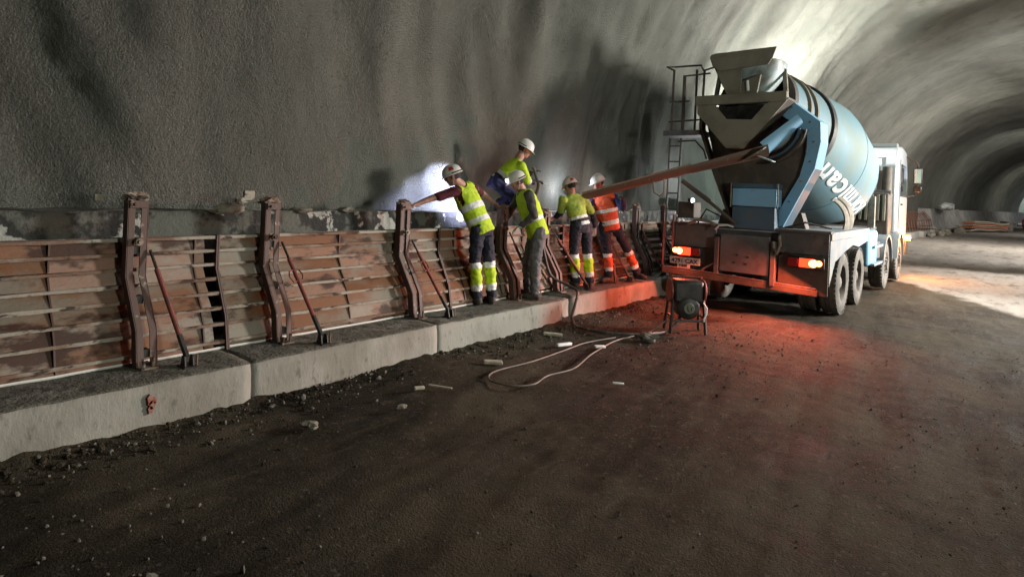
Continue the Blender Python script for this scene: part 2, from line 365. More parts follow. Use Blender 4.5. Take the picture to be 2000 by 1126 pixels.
# thickness of the far portal
mb = MB(); c = cx_of(112)
arc = [(c + RT * cos(a), ZC + RT * sin(a)) for a in [pi * k / 24 for k in range(25)]]
out = [(c + (RT + 9) * cos(a), ZC + (RT + 9) * sin(a)) for a in [pi * k / 24 for k in range(24, -1, -1)]]
n_ = len(arc)
for k in range(24):
    mb.prism([arc[k], arc[k + 1], out[23 - k], out[24 - k]], 111.8, 113)
mb.bb(c + RT, c + RT + 9, 111.8, 113, -.2, ZC); mb.bb(c - RT - 9, c - RT, 111.8, 113, -.2, ZC)
structure(mb.obj('portal_wall', M['barrier']))
mb = MB(); mb.bb(-40, 80, 190, 191, -1, 9)
o = mb.obj('hillside', mat('distant_hillside', (.25, .3, .2), .9, col2=(.5, .5, .42), scale=.3)); structure(o)

def floor():
    def steps(a, b, d): 
        n = max(1, round((b - a) / d)); return [a + (b - a) * i / n for i in range(n)]
    xs = steps(-60, -8, 10) + steps(-8, -4.8, .4) + steps(-4.8, 3.5, .05) + steps(3.5, 8, .25) + steps(8, 80, 9) + [80]
    ys = steps(-60, -3, 3) + steps(-3, -.5, .3) + steps(-.5, 12, .05) + steps(12, 26, .12) + steps(26, 60, .6) + steps(60, 260, 8) + [260]
    vs = []; fs = []
    for y in ys:
        for x in xs:
            z = 0
            if -6 < x < 9 and -3 < y < 110:
                z = .022 * noise.noise(V((x * .7, y * .5, 0))) + .016 * noise.noise(V((x * 2.6, y * 1.4, 4))) + .010 * noise.noise(V((x * 8, y * 6, 7)))
                # wheel ruts along the drive line
                z += .020 * noise.noise(V((x * 3.2 + y * .5, y * .32, 11))) + .012 * noise.noise(V((x * 9 + y * 1.5, y * 1.1, 13)))
                for xr in (-2.2, -.1, 2.0): z -= .022 * math.exp(-((x - xr - .25 * noise.noise(V((y * .3, xr, 0)))) / .22) ** 2)
                e = x + 4.58
                if e < 1.0 and y < 12:   # debris swept up against the kerb
                    k = max(0, 1 - e / (.45 + .35 * noise.noise(V((y * .8, 1, 1)))))
                    z += k * (.05 + .05 * abs(noise.noise(V((x * 6, y * 6, 1)))) + .03 * noise.noise(V((y * 1.3, 0, 3))))
                z = z - .012
            vs.append((x, y, z))
    W_ = len(xs)
    for j in range(len(ys) - 1):
        for i in range(W_ - 1): fs.append((j * W_ + i, j * W_ + i + 1, (j + 1) * W_ + i + 1, (j + 1) * W_ + i))
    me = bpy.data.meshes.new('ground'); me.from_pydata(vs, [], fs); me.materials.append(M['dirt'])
    me.polygons.foreach_set('use_smooth', [True] * len(fs))
    o = bpy.data.objects.new('ground', me); COL.objects.link(o); structure(o)
floor()

# pale slurry sheet on the floor in front of the truck: a thin irregular puddle sheet
def blob_sheet(name, pts, z, m_, amp=.25, seed=0, sub=14):
    poly = []
    for i in range(len(pts)):
        a, b = V((*pts[i], 0)), V((*pts[(i + 1) % len(pts)], 0))
        for k in range(sub):
            p = a.lerp(b, k / sub); w = noise.noise(V((p.x * 1.6, p.y * .8, seed))) + .5 * noise.noise(V((p.x * 5, p.y * 3, seed)))
            nrm = V(((b - a).y, -(b - a).x, 0)).normalized(); poly.append(p + nrm * w * amp)
    mb = MB(); mb.prism([(p.x, p.y) for p in poly], z - .03, z, axis='Z')
    return mb.obj(name, m_, smooth=0)
M['slurry'] = mat('pale_dried_slurry', (.27, .25, .22), .75, col2=(.15, .12, .095), scale=.9, lo=.42, hi=.62, col3=(.36, .34, .3), scale3=5, lo3=.55, hi3=.7, bump=.8, bscale=12, bdist=.03)
if 0: o = blob_sheet('slurry_patch', [(-1.7, 17.2), (-.9, 15.6), (.2, 14.2), (1.6, 13.2), (4.6, 12.6), (5.6, 30), (-1.8, 34), (-2.6, 24)], .012, M['slurry'], .3); structure(o)

# ---------------------------------------------------------------- kerb
def rough_block(name, x0, x1, y0, y1, z0, z1, mats, parent=None, amp=.008, d=.09, seed=0, batter=.02):
    bm = bmesh.new()
    nx, ny, nz_ = [max(1, int(round((b - a) / d))) for a, b in ((x0, x1), (y0, y1), (z0, z1))]
    ny = min(ny, 300)
    def sheet(fn, nu, nv, mi):
        g = [[bm.verts.new(fn(u / nu, v / nv)) for u in range(nu + 1)] for v in range(nv + 1)]
        for v in range(nv):
            for u in range(nu):
                f = bm.faces.new((g[v][u], g[v][u + 1], g[v + 1][u + 1], g[v + 1][u])); f.material_index = mi; f.smooth = True
    lx = lambda u: x0 + (x1 - x0) * u; ly = lambda v: y0 + (y1 - y0) * v; lz = lambda w: z0 + (z1 - z0) * w
    sheet(lambda u, v: (lx(u), ly(v), z1), nx, ny, 1 if len(mats) > 1 else 0)
    sheet(lambda u, v: (x1, ly(u), lz(v)), ny, nz_, 0); sheet(lambda u, v: (x0, ly(u), lz(v)), ny, nz_, 0)
    sheet(lambda u, v: (lx(u), y0, lz(v)), nx, nz_, 0); sheet(lambda u, v: (lx(u), y1, lz(v)), nx, nz_, 0)
    bmesh.ops.remove_doubles(bm, verts=bm.verts, dist=1e-4); bmesh.ops.recalc_face_normals(bm, faces=bm.faces)
    for v in bm.verts:
        p = v.co.copy(); q = V((seed, 0, 0))
        e = min(abs(p.y - y0), abs(p.y - y1)); ez = abs(p.z - z1); ex = abs(p.x - x1)
        v.co += V((noise.noise(p * 2.3 + q), 0, noise.noise(p * 2.9 - q))) * amp * 1.6 + V((noise.noise(p * 9 + q), .3 * noise.noise(p * 8), noise.noise(p * 11 - q))) * amp
        if ez < .01 and ex < .01: v.co += V((-.006 - .012 * abs(noise.noise(p * 3)), 0, -.005 - .012 * abs(noise.noise(p * 4 + q))))
        if ex < .02: v.co.x -= batter * (p.z - z0) / (z1 - z0)
        if e < .02 and ex < .02: v.co.x -= .004
    me = bpy.data.meshes.new(name); bm.to_mesh(me); bm.free()
    for m_ in mats: me.materials.append(m_)
    o = bpy.data.objects.new(name, me); COL.objects.link(o)
    if parent is not None: put(o, parent)
    return o
kerb = bpy.data.objects.new('kerb', None); COL.objects.link(kerb); structure(kerb)
km = [M['concrete'], M['kerb_top']]
cuts = [(-3, -.35), (-.34, 2.540), (2.550, 4.587), (4.594, 6.93)]
for i, (a, b) in enumerate(cuts): rough_block('concrete_block', -5.98, -4.575, a, b, -.1, .345, km, kerb, .0045, .07, i * 3.3)
rough_block('concrete_block', -5.98, -4.69, 6.934, 7.28, -.1, .315, km, kerb, .012, .08, 21)
rough_block('concrete_block', -5.98, -4.64, 7.284, 13.5, -.1, .345, km, kerb, .009, .09, 31)
y = 13.5
while y < 100:
    o = rough_block('concrete_block', -5.98, -4.64, y + .01, y + 4.5, -.1, .36, km, kerb, .009, .3, y)
    ym = y + 2.25; o.location.x += cx_of(ym) - .5
    y += 4.5
# footing strip behind the formwork, freshly poured with dark wet and white crusted patches
o = rough_block('wall_footing', -6.6, -5.60, -3, 16, .30, 1.485, [M['footing'], M['kerb_top']], None, .010, .09, 5); structure(o)
# red paint mark on the kerb face
mb = MB()
for (yy, zz, a, b) in ((1.80, .235, .018, .035), (1.815, .20, .022, .03), (1.805, .165, .016, .028), (1.83, .225, .012, .02)):
    mb.prism([(yy + a * cos(t) * (1 + .3 * sin(5 * t)), zz + b * sin(t) * (1 + .2 * cos(3 * t))) for t in [2 * pi * k / 14 for k in range(14)]], -4.600, -4.566, axis='X')
o = mb.obj('paint_mark', mat('faded_red_spray', (.30, .06, .035), .9, col2=(.32, .2, .16), scale=30), kerb, label='red spray mark on the kerb face')

# ---------------------------------------------------------------- formwork panels
PROF = [(-5.40, 1.29), (-5.40, 1.00), (-5.20, .62), (-5.145, .345)]
def prof_x(z):
    for (xa, za), (xb, zb) in zip(PROF, PROF[1:]):
        if zb <= z <= za: return xa + (xb - xa) * (za - z) / (za - zb)
    return PROF[0][0]
RZ = [1.272, 1.155, 1.035, .915, .80, .68, .555, .41]
def panel(y0, y1, label, extra, gap=False):
    rt_ = root('formwork_shutter', label, 'formwork panel', (-5.4, (y0 + y1) / 2, .345), 'steel formwork panels along the wall footing')
    mb = MB()
    pts = [(p[0], p[1]) for p in PROF] + [(p[0] - .012, p[1]) for p in reversed(PROF)]
    mb.prism(pts, y0 + .004, y1 - (.10 if gap else .006)); mb.obj('sheet', M['post'], rt_)
    cuts_ = [y0 + .02] + [y0 + (y1 - y0) * f for f in extra] + [y1 - (.10 if gap else .02)]
    zb_ = RZ + [.36]
    for za, zc in zip(zb_, zb_[1:]):
        for ya, yb in zip(cuts_, cuts_[1:]):
            o1 = .016 + random.uniform(-.005, .005); o2 = .036 + random.uniform(-.006, .006)
            xa, xc = prof_x(za), prof_x(zc); mb = MB()
            jz = random.uniform(-.004, .004)
            mb.prism([(xa + .003, za - .012), (xa + o1, za - .012), (xc + o2, zc + .012 + jz), (xc + .003, zc + .012 + jz)], ya + random.uniform(.002, .006), yb - random.uniform(.002, .006))
            mb.obj('board', M['rust'], rt_, .003, 0)
    for z in RZ:
        mb = MB(); x = prof_x(z); n = 18; w = .05
        vs = []; 
        for k in range(n + 1):
            yy = y0 + .02 + (y1 - y0 - .04) * k / n
            j = .002 * noise.noise(V((yy * 3, z * 9, 0))); h = .0125 + .006 * noise.noise(V((yy * 4, z * 7, 5))); ww = w + .012 * noise.noise(V((yy * 5, z * 5, 2)))
            vs += [(x, yy, z - h + j), (x + ww, yy, z - h + j), (x + ww, yy, z + h + j), (x, yy, z + h + j)]
        fs = [(i * 4 + a, i * 4 + (a + 1) % 4, i * 4 + 4 + (a + 1) % 4, i * 4 + 4 + a) for i in range(n) for a in range(4)] + [(0, 1, 2, 3), (n * 4 + 3, n * 4 + 2, n * 4 + 1, n * 4)]
        mb.add(vs, fs); mb.obj('rib', M['rib'], rt_, smooth=30)
    # end flanges and welded stiffener plates between the ribs
    for yy in (y0 + .008, y1 - .008):
        mb = MB(); pts = [(p[0] + .062, p[1] - .0) for p in PROF] + [(p[0] + .002, p[1]) for p in reversed(PROF)]
        mb.prism(pts, yy - .006, yy + .006); mb.obj('end_flange', M['post'], rt_)
    ss = [y0 + (y1 - y0) * f for f in extra]
    for yy in ss:
        for za, zb in zip(RZ, RZ[1:]):
            xm = prof_x((za + zb) / 2)
            mb = MB(); mb.prism([(prof_x(za) + .002, za - .016), (prof_x(za) + .046, za - .016), (prof_x(zb) + .046, zb + .016), (prof_x(zb) + .002, zb + .016)], yy - .006, yy + .006)
            mb.obj('stiffener', M['post'], rt_, smooth=0)
    return rt_
seams = [-2.8, -.1, 2.6, 5.3, 8.0, 10.7, 13.4]
plab = ['rusty steel formwork panel caked with grey mortar, out past the left edge of the photo',
        'rusty ribbed formwork panel at the far left, most thickly smeared with grey mortar',
        'rusty ribbed formwork panel between the two nearest posts and the third post',
        'rusty ribbed formwork panel behind the worker with maroon sleeves',
        'ribbed formwork panel behind the workers in lime jacket and orange vest',
        'dark ribbed formwork panel lit red beside the truck ladder']
for i in range(1, 6): panel(seams[i], seams[i + 1], plab[i], [(.16, .55, .93), (.18, .47, .78), (.1, .36, .62, .85), (.22, .5, .75), (.3, .64)][i - 1], i in (1, 3))
# pale foam seal under the panels
mb = MB(); 
mb.tube([(-5.125 + .008 * noise.noise(V((y_ * .1 * 4, 0, 0))), y_ * .1, .357 + .006 * noise.noise(V((y_ * .4, 2, 0)))) for y_ in range(-10, 125)], .011, 6)
tag(mb.obj('sealing_strip', M['white_foam']), 'thin white foam strip sealing the bottom edge of the rusty formwork', 'foam strip')
# fresh mortar heaps on the panel tops
def lump(name, c, r, m_, seed=0, sub=2, amp=.35):
    bm = bmesh.new(); bmesh.ops.create_icosphere(bm, subdivisions=sub, radius=1)
    for v in bm.verts:
        d = 1 + amp * noise.noise(v.co * 1.3 + V((seed, 0, 0))) + amp * .5 * noise.noise(v.co * 3.1 + V((0, seed, 0)))
        v.co = V((v.co.x * r[0] * d, v.co.y * r[1] * d, v.co.z * r[2] * d)) + V(c)
    me = bpy.data.meshes.new(name); bm.to_mesh(me); bm.free(); me.materials.append(m_)
    o = bpy.data.objects.new(name, me); COL.objects.link(o); return o

# ---------------------------------------------------------------- posts and props
POST = [(-5.345, 1.60), (-5.345, 1.0), (-5.10, .62), (-5.06, .36)]
def post(y, top, label, lean=0):
    r_ = root('formwork_post', label, 'steel post', (-5.3, y, .345), 'steel posts bracing the formwork')
    def xp(z):
        for (xa, za), (xb, zb) in zip(POST, POST[1:]):
            if zb <= z <= za: return xa + (xb - xa) * (za - z) / (za - zb)
        return POST[0][0]
    P = [(POST[0][0], top)] + POST[1:]
    for s in (-1, 1):
        yy = y + s * .048
        # channel web facing outward plus two flanges
        mb = MB(); w = .055
        front = [(p[0] + .10, p[1]) for p in P]; back = [(p[0] + .015, p[1]) for p in reversed(P)]
        mb.prism(front + back, yy - w / 2, yy - w / 2 + .008) if s < 0 else mb.prism(front + back, yy + w / 2 - .008, yy + w / 2)
        mb.prism([(p[0] + .10, p[1]) for p in P] + [(p[0] + .092, p[1]) for p in reversed(P)], yy - w / 2 + (.008 if s < 0 else 0), yy + w / 2 - (.008 if s > 0 else 0))
        mb.obj('channel', M['post'], r_, .003)
    mb = MB()
    for z in (top - .06, 1.2, .83, .45):
        mb.box((xp(z) + .05, y, z), (.07, .05, .06))
    mb.obj('spacer_plate', M['black'], r_)['kind'] = 'stuff'
    o = lump('mortar_cap', (POST[0][0] + .05, y, top + .005), (.06, .085, .035), M['rib'], y * 3, 3, .7); put(o, r_)
    mb = MB(); mb.box((POST[0][0] + .108, y, top - .05), (.012, .13, .06)); mb.tube([(POST[0][0] + .10, y - .03, top - .05), (POST[0][0] + .135, y - .03, top - .05)], .014, 6); mb.obj('head_bracket', M['post'], r_, .003)
    mb = MB(); mb.tube([(POST[0][0] - .05, y, 1.27), (POST[0][0] + .17, y, 1.27)], .014); mb.tube([(POST[0][0] + .12, y, 1.27), (POST[0][0] + .15, y, 1.27)], .03)
    mb.obj('tie_rod', M['rib'], r_)
    mb = MB(); mb.bb(-5.11, -4.90, y - .06, y + .06, .348, .362); mb.tube([(-4.93, y + .03, .36), (-4.93, y + .03, .43)], .011); mb.tube([(-4.93, y - .035, .36), (-4.93, y - .035, .41)], .011)
    mb.obj('foot_plate', M['rib'], r_)
    return r_
def prop(a, b, label, m_=None, ring=True):
    a, b = V(a), V(b); r_ = root('push_pull_prop', label, 'steel prop', b, 'slanting props holding the posts')
    d = b - a; L_ = d.length; u = d.normalized(); side = u.cross(V((0, 0, 1))).normalized(); nn = side.cross(u)
    mb = MB(); mb.tube([a + u * L_ * .18, a + u * L_ * .78], .019, 10); mb.obj('tube', m_ or M['redpost'], r_)
    mb = MB(); mb.tube([a, a + u * L_ * .18], .011, 8); mb.obj('spindle', M['black'], r_)
    mb = MB(); mb.tube([a + u * L_ * .78, b - u * .02], [.021, .021], 8); mb.obj('spindle', M['black'], r_)
    if ring:
        c = a + u * L_ * .36; mb = MB()
        mb.tube([c + side * .06 - u * .05, c + side * .085, c + side * .06 + u * .06, c - side * .06 + u * .05, c - side * .085, c - side * .06 - u * .06], .007, 6, closed=True)
        mb.obj('turning_handle', M['redpost'], r_)
    mb = MB(); mb.prism([(b.x - .04, .347), (b.x + .045, .347), (b.x + .025, b.z + .03), (b.x - .02, b.z + .03)], b.y - .035, b.y - .025)
    mb.prism([(b.x - .04, .347), (b.x + .045, .347), (b.x + .025, b.z + .03), (b.x - .02, b.z + .03)], b.y + .025, b.y + .035)
    mb.bb(b.x - .06, b.x + .07, b.y - .05, b.y + .05, .346, .356)
    mb.obj('foot_bracket', M['black'], r_)
    mb = MB(); mb.tube([(b.x + .035, b.y + .055, .35), (b.x + .035, b.y + .055, .435)], .009, 6); mb.obj('anchor_pin', M['rib'], r_)
pinfo = [(1.92, 1.61, 'nearest brown double-channel post on the formwork, leftmost in the photo'),
         (3.05, 1.60, 'brown double-channel post with a stone-topped cap, second from the left'),
         (4.66, 1.60, 'red-edged post directly under the outstretched hand of the maroon-sleeved worker'),
         (6.42, 1.55, 'brown post between the maroon-sleeved worker and the worker in grey jeans'),
         (7.42, 1.50, 'brown post right behind the worker in grey jeans, lit red'),
         (9.0, 1.55, 'dark post behind the legs of the orange-vested worker'),
         (10.3, 1.60, 'bent steel post glowing red next to the truck ladder'),
         (11.5, 1.60, 'farthest brown post, half hidden behind the truck ladder')]
for y, t, lb in pinfo: post(y, t, lb)
xt = -5.23
prop((xt, 2.01, 1.20), (-4.82, 2.15, .40), 'slanting red prop with black lower spindle at the nearest post', ring=False)
prop((xt, 3.14, 1.22), (-4.73, 3.28, .40), 'slanting red prop with a rectangular turning handle at the second post')
prop((xt, 4.75, 1.18), (-4.80, 4.96, .40), 'thin slanting prop at the post under the worker\'s outstretched hand')
prop((xt, 6.52, 1.22), (-4.93, 6.78, .40), 'pinkish prop between the maroon-sleeved worker and the grey-jeans worker')
prop((xt, 7.50, 1.25), (-4.83, 7.95, .40), 'dark prop slanting in front of the legs of the worker in a lime jacket')
prop((xt, 9.08, 1.2), (-4.85, 9.3, .40), 'prop lit red between the legs of the orange-vested worker')
prop((xt, 10.4, 1.2), (-4.85, 10.6, .40), 'prop lit red beside the truck ladder')
# timber blocks, lumps and a bracket on the footing and posts
def thing_lump(name, c, r, m_, label, cat, seed=0, group=None, sub=2): return tag(lump(name, c, r, m_, seed, sub), label, cat, group)
thing_lump('mortar_heap', (-5.55, 2.78, 1.51), (.05, .17, .05), M['mortar'], 'flat grey mortar heap left of the second post top', 'mortar heap', 1)
thing_lump('mortar_heap', (-5.38, 2.80, 1.60), (.05, .05, .04), M['rib'], 'small pale lump beside the second post cap', 'mortar heap', 2)
mb = MB(); mb.box((-5.36, 2.87, 1.64), (.03, .10, .09)); mb.box((-5.36, 2.90, 1.58), (.03, .26, .02))
tag(mb.obj('wedge_block', M['rib'], None, .006), 'pale square wedge block sitting beside the second post cap', 'wedge block')
mb = MB(); mb.box((-5.42, 1.70, 1.60), (.03, .06, .05))
tag(mb.obj('wedge_block', M['pale_junk'], None, .004), 'small cream square block left of the nearest post cap', 'wedge block')
mb = MB(); mb.tube([(-5.58, 1.05 + .03 * cos(t), 1.49 + .035 * sin(t)) for t in [2 * pi * k / 12 for k in range(12)]], .006, 6, closed=True)
tag(mb.obj('tie_ring', M['pale_junk']), 'small yellow-green ring hanging on the footing at far left', 'ring')
for i, (yy, s) in enumerate(((3.6, .13), (4.15, .1), (5.0, .09), (9.6, .2), (10.9, .22))):
    thing_lump('mortar_heap', (-5.66, yy, 1.495), (.1, s, .035), M['mortar'],
               ['low mortar heap on the footing between second and third posts', 'smaller mortar heap just left of the third post', 'mortar heap under the arm of the maroon-sleeved worker',
                'grey slumped mortar on the formwork right of the orange-vested worker', 'grey slumped mortar on the formwork next to the truck ladder'][i], 'mortar heap', i + 4)

# ---------------------------------------------------------------- mixer truck
TR = root('mixer_truck', 'blue concrete mixer truck with white cab, seen from behind, chute swung over the formwork', 'concrete mixer truck', (-3.25, 9.9, 0))
def tp(mb, name, m_, parent=TR, bevel=.006, **k): return mb.obj(name, m_, parent, bevel, **k)
def wheel(x_out, y, dual, side, steer=False):
    r_ = .51; w = .30 if not dual else .60
    g = bpy.data.objects.new('wheel', None); COL.objects.link(g); g.location = (x_out, y, r_); g.parent = TR; g.location = V((x_out, y, r_)) - TR.location
    ax = V((-side, 0, 0))
    for k in ((0,) if not dual else (0, 1)):
        o_ = V((x_out, y, r_)) + ax * (k * .33); mb = MB()
        mb.lathe(o_, ax, [(.02, .29), (.0, .33), (-.0, .40), (.015, .47), (.04, .505), (.055, .51), (.11, .51), (.115, .498), (.125, .498), (.13, .51), (.165, .51), (.17, .498), (.18, .498), (.185, .51), (.24, .51), (.26, .50), (.285, .46), (.30, .36), (.28, .29)], 40)
        # tread blocks
        for t in range(40):
            a = 2 * pi * t / 40
            q = Matrix.Translation(o_) @ Matrix.Rotation(a, 4, 'X')
            mb.box((0, 0, 0), (.03, .045, .012), Matrix.Translation((ax.x * .045, 0, .508))) if False else mb.add([(ax.x * dx, dy, dz) for dx in (.015, .06) for dy in (-.025, .025) for dz in (.49, .514)],
                   [(0, 1, 3, 2), (4, 6, 7, 5), (0, 4, 5, 1), (2, 3, 7, 6), (1, 5, 7, 3), (0, 2, 6, 4)], 0, q)
        mb.obj('tyre', M['tyre'], g, smooth=40)
    mb = MB(); o_ = V((x_out, y, r_))
    if dual: mb.lathe(o_, ax, [(.03, .30), (.02, .285), (.05, .27), (.16, .24), (.17, .17), (.16, .12), (.06, .11), (.04, .07), (.04, .001)], 32)
    else: mb.lathe(o_, ax, [(.03, .30), (.01, .285), (.03, .26), (.02, .18), (.0, .12), (-.03, .11), (-.04, .06), (-.04, .001)], 32)
    for t in range(10):
        a = 2 * pi * t / 10; c_ = o_ + V((ax.x * (.15 if dual else .01), .165 * cos(a), .165 * sin(a))); mb.tube([c_, c_ - ax * .035], .013, 6)
    mb.obj('rim', M['rim'], g, smooth=40)
for y in (11.27, 12.70): wheel(-2.0, y, True, 1); wheel(-4.5, y, True, -1)
for y in (15.65, 17.75): wheel(-1.96, y, False, 1); wheel(-4.54, y, False, -1)
# axles, rails, deck
mb = MB()
for y in (11.27, 12.70, 15.65, 17.75): mb.tube([(-4.4, y, .5), (-2.1, y, .5)], .07, 10); mb.ell((-3.25, y, .5), (.2, .2, .19), n=8)
tp(mb, 'axle', M['chassis'], bevel=0)['kind'] = 'stuff'
for x in (-3.65, -2.85):
    mb = MB(); mb.bb(x - .04, x + .04, 10.05, 19.3, .78, 1.05); tp(mb, 'chassis_rail', M['darksteel'])
mb = MB(); mb.bb(-4.2, -2.3, 10.1, 16.6, 1.06, 1.30); tp(mb, 'sub_frame', M['chassis'])
# rear bumper bar
mb = MB(); mb.beam((-4.5, 9.82, .56), (-2.1, 9.95, .46), .09, .10); tp(mb, 'bumper', M['darksteel'], bevel=.01)
mb = MB(); mb.beam((-4.46, 9.80, .625), (-2.12, 9.93, .525), .05, .02); tp(mb, 'bumper_strip', M['chassis'])
# rear panels
mb = MB(); mb.bb(-3.55, -2.78, 9.86, 9.90, .64, 1.24)
tp(mb, 'centre_plate', mat('grey_steel_plate', (.13, .135, .14), .5, .2, col2=(.09, .09, .09), scale=5), bevel=.01)
for (x, z) in ((-3.27, .92), (-3.1, .9), (-3.13, .79), (-3.31, .80)):
    mb = MB(); mb.tube([(x, 9.85, z), (x, 9.862, z)], .017, 10); tp(mb, 'bolt_hole', M['ink'], bevel=0)
for x in (-3.60, -2.73):
    mb = MB(); mb.bb(x - .035, x + .035, 9.84, 9.94, .5, 1.18); tp(mb, 'upright', M['chassis'])
mb = MB(); mb.bb(-4.40, -3.66, 9.97, 10.0, .98, 1.34); tp(mb, 'rear_panel', mat('brown_grey_panel', (.10, .085, .082), .6, col2=(.14, .12, .11), scale=3))
mb = MB(); mb.bb(-4.40, -3.66, 9.99, 10.02, .60, .97); tp(mb, 'lamp_panel', M['darksteel'])
mb = MB(); mb.bb(-2.68, -1.98, 9.97, 10.0, 1.02, 1.34); tp(mb, 'rear_panel', M['chassis'])
mb = MB(); mb.bb(-2.68, -1.98, 9.98, 10.01, .42, 1.01); tp(mb, 'mud_flap', M['darksteel'])
mb = MB(); mb.bb(-4.48, -3.75, 10.02, 10.04, .2, .58); tp(mb, 'mud_flap', M['tyre'])
# hopper pins, hook shapes along the deck edge
mb = MB(); mb.bb(-4.42, -1.95, 9.92, 10.12, 1.345, 1.385); tp(mb, 'deck_edge', M['chassis'])
mb = MB(); mb.tube([(-4.1, 9.85, 1.36), (-3.9, 9.8, 1.44), (-3.7, 9.8, 1.42), (-3.62, 9.82, 1.37)], .025, 8); tp(mb, 'hose', M['mortar'], bevel=0)
mb = MB(); mb.tube([(-3.62, 9.82, 1.30), (-3.56, 9.80, 1.37), (-3.42, 9.80, 1.385), (-3.34, 9.84, 1.36)], .016, 8); tp(mb, 'grab_handle', M['letter'], bevel=0)
mb = MB(); mb.tube([(-2.72, 9.82, 1.18), (-2.70, 9.80, 1.08), (-2.66, 9.79, 1.0), (-2.62, 9.82, 1.13), (-2.64, 9.84, 1.28)], .022, 8); tp(mb, 'safety_hook', M['mortar'], bevel=0)
# rear fender boxes
for s, x0, x1 in ((1, -2.70, -1.97), (-1, -4.53, -3.80)):
    mb = MB(); mb.bb(x0, x1, 10.12, 13.35, 1.24, 1.36); tp(mb, 'fender_deck', M['greyblue'])
xs_ = -1.99
mb = MB(); mb.prism([(10.14, 1.36), (13.35, 1.36), (13.35, 1.12), (12.45, 1.05), (11.9, 1.10), (11.2, 1.02), (10.5, .9), (10.14, .55)], xs_ - .03, xs_, axis='X'); tp(mb, 'side_skirt', M['greyblue'])
mb = MB(); mb.bb(-2.5, xs_, 13.5, 14.5, .62, 1.30); tp(mb, 'fuel_tank', M['blue'], bevel=.05)
mb = MB(); mb.bb(-2.5, xs_ - .01, 14.55, 14.95, .7, 1.05); tp(mb, 'battery_box', M['chassis'], bevel=.02)
for z in (.60, .95):
    mb = MB(); mb.bb(-2.02, xs_ + .05, 13.9, 14.95, z, z + .05); tp(mb, 'side_guard', M['greyblue'])
def fender(yc, r_, x0, x1, m_, a0=R(5), a1=R(175)):
    mb = MB(); n = 18; vs = []
    for k in range(n + 1):
        a = a0 + (a1 - a0) * k / n
        for rr in (r_, r_ + .04): 
            for x in (x0, x1): vs.append((x, yc + rr * cos(a), .51 + rr * sin(a)))
    fs = []
    for k in range(n):
        b = k * 4; fs += [(b, b + 1, b + 5, b + 4), (b + 2, b + 6, b + 7, b + 3), (b, b + 4, b + 6, b + 2), (b + 1, b + 3, b + 7, b + 5)]
    fs += [(0, 2, 3, 1), (n * 4, n * 4 + 1, n * 4 + 3, n * 4 + 2)]
    mb.add(vs, fs); tp(mb, 'fender', m_, bevel=0)
for x0, x1 in ((-2.5, -1.93), (-4.57, -4.0)):
    fender(15.65, .62, x0, x1, M['greyblue']); fender(17.75, .62, x0, x1, M['cab'])
# cab
def cabbox():
    y0, y1 = 17.25, 19.45; x0, x1 = -4.45, -2.02
    mb = MB(); poly = [(y0, 1.15), (y0 + .02, 3.0), (y0 + .14, 3.24), (y0 + .9, 3.30), (y1 - .45, 3.22), (y1 - .1, 2.5), (y1, 1.9), (y1, .55), (18.45, .55), (18.4, .95), (18.1, 1.18)]
    mb.prism(poly, x0, x1, axis='X'); c_ = tp(mb, 'cab', M['cab'], bevel=.05)
    mb = MB(); mb.prism([(17.95, 2.05), (17.95, 2.85), (18.95, 2.82), (19.22, 2.05)], x1 - .01, x1 + .012, axis='X'); w = mb.obj('side_window', M['glass'], c_)
    mb = MB(); mb.prism([(17.95, 2.05), (17.95, 2.85), (18.95, 2.82), (19.22, 2.05)], x0 - .012, x0 + .01, axis='X'); mb.obj('side_window', M['glass'], c_)
    mb = MB(); mb.bb(-3.9, -2.55, y0 - .01, y0 + .03, 2.35, 2.85); mb.obj('rear_window', M['glass'], c_)
    mb = MB(); mb.bb(-2.5, -2.35, y0 - .012, y0 + .02, 1.2, 2.95); mb.bb(-4.1, -3.95, y0 - .012, y0 + .02, 1.2, 2.95); mb.obj('cab_rib', M['cab'], c_)['kind'] = 'stuff'
    mb = MB(); mb.box((x1 + .02, 18.2, 1.85), (.03, .14, .03)); mb.obj('door_handle', M['black'], c_)
    mb = MB(); mb.prism([(17.78, 1.25), (17.78, 2.95), (17.80, 2.95), (17.80, 1.25)], x1 - .004, x1 + .008, axis='X'); mb.obj('door_seam', M['black'], c_)
    mb = MB(); mb.bb(x0 + .1, x1 - .1, y0 + .6, y0 + .9, 3.29, 3.36); mb.obj('roof_hatch', M['cab'], c_)
cabbox()
mb = MB(); mb.tube([(-2.05, 18.9, 3.12), (-1.86, 19.3, 3.0), (-1.80, 19.4, 2.9), (-1.80, 19.4, 2.2), (-1.86, 19.4, 2.1), (-2.05, 19.2, 2.05)], .022, 8); ma = tp(mb, 'mirror_arm', M['black'], bevel=0)
mb = MB(); mb.box((-1.80, 19.42, 2.62), (.20, .09, .42)); mh = mb.obj('mirror_housing', M['black'], ma, .03)
mb = MB(); mb.box((-1.80, 19.365, 2.62), (.16, .012, .37)); mb.obj('mirror_glass', M['mirror'], ma)
mb = MB(); mb.box((-1.80, 19.42, 2.27), (.18, .09, .17)); mb.obj('mirror_housing', M['black'], ma, .03)
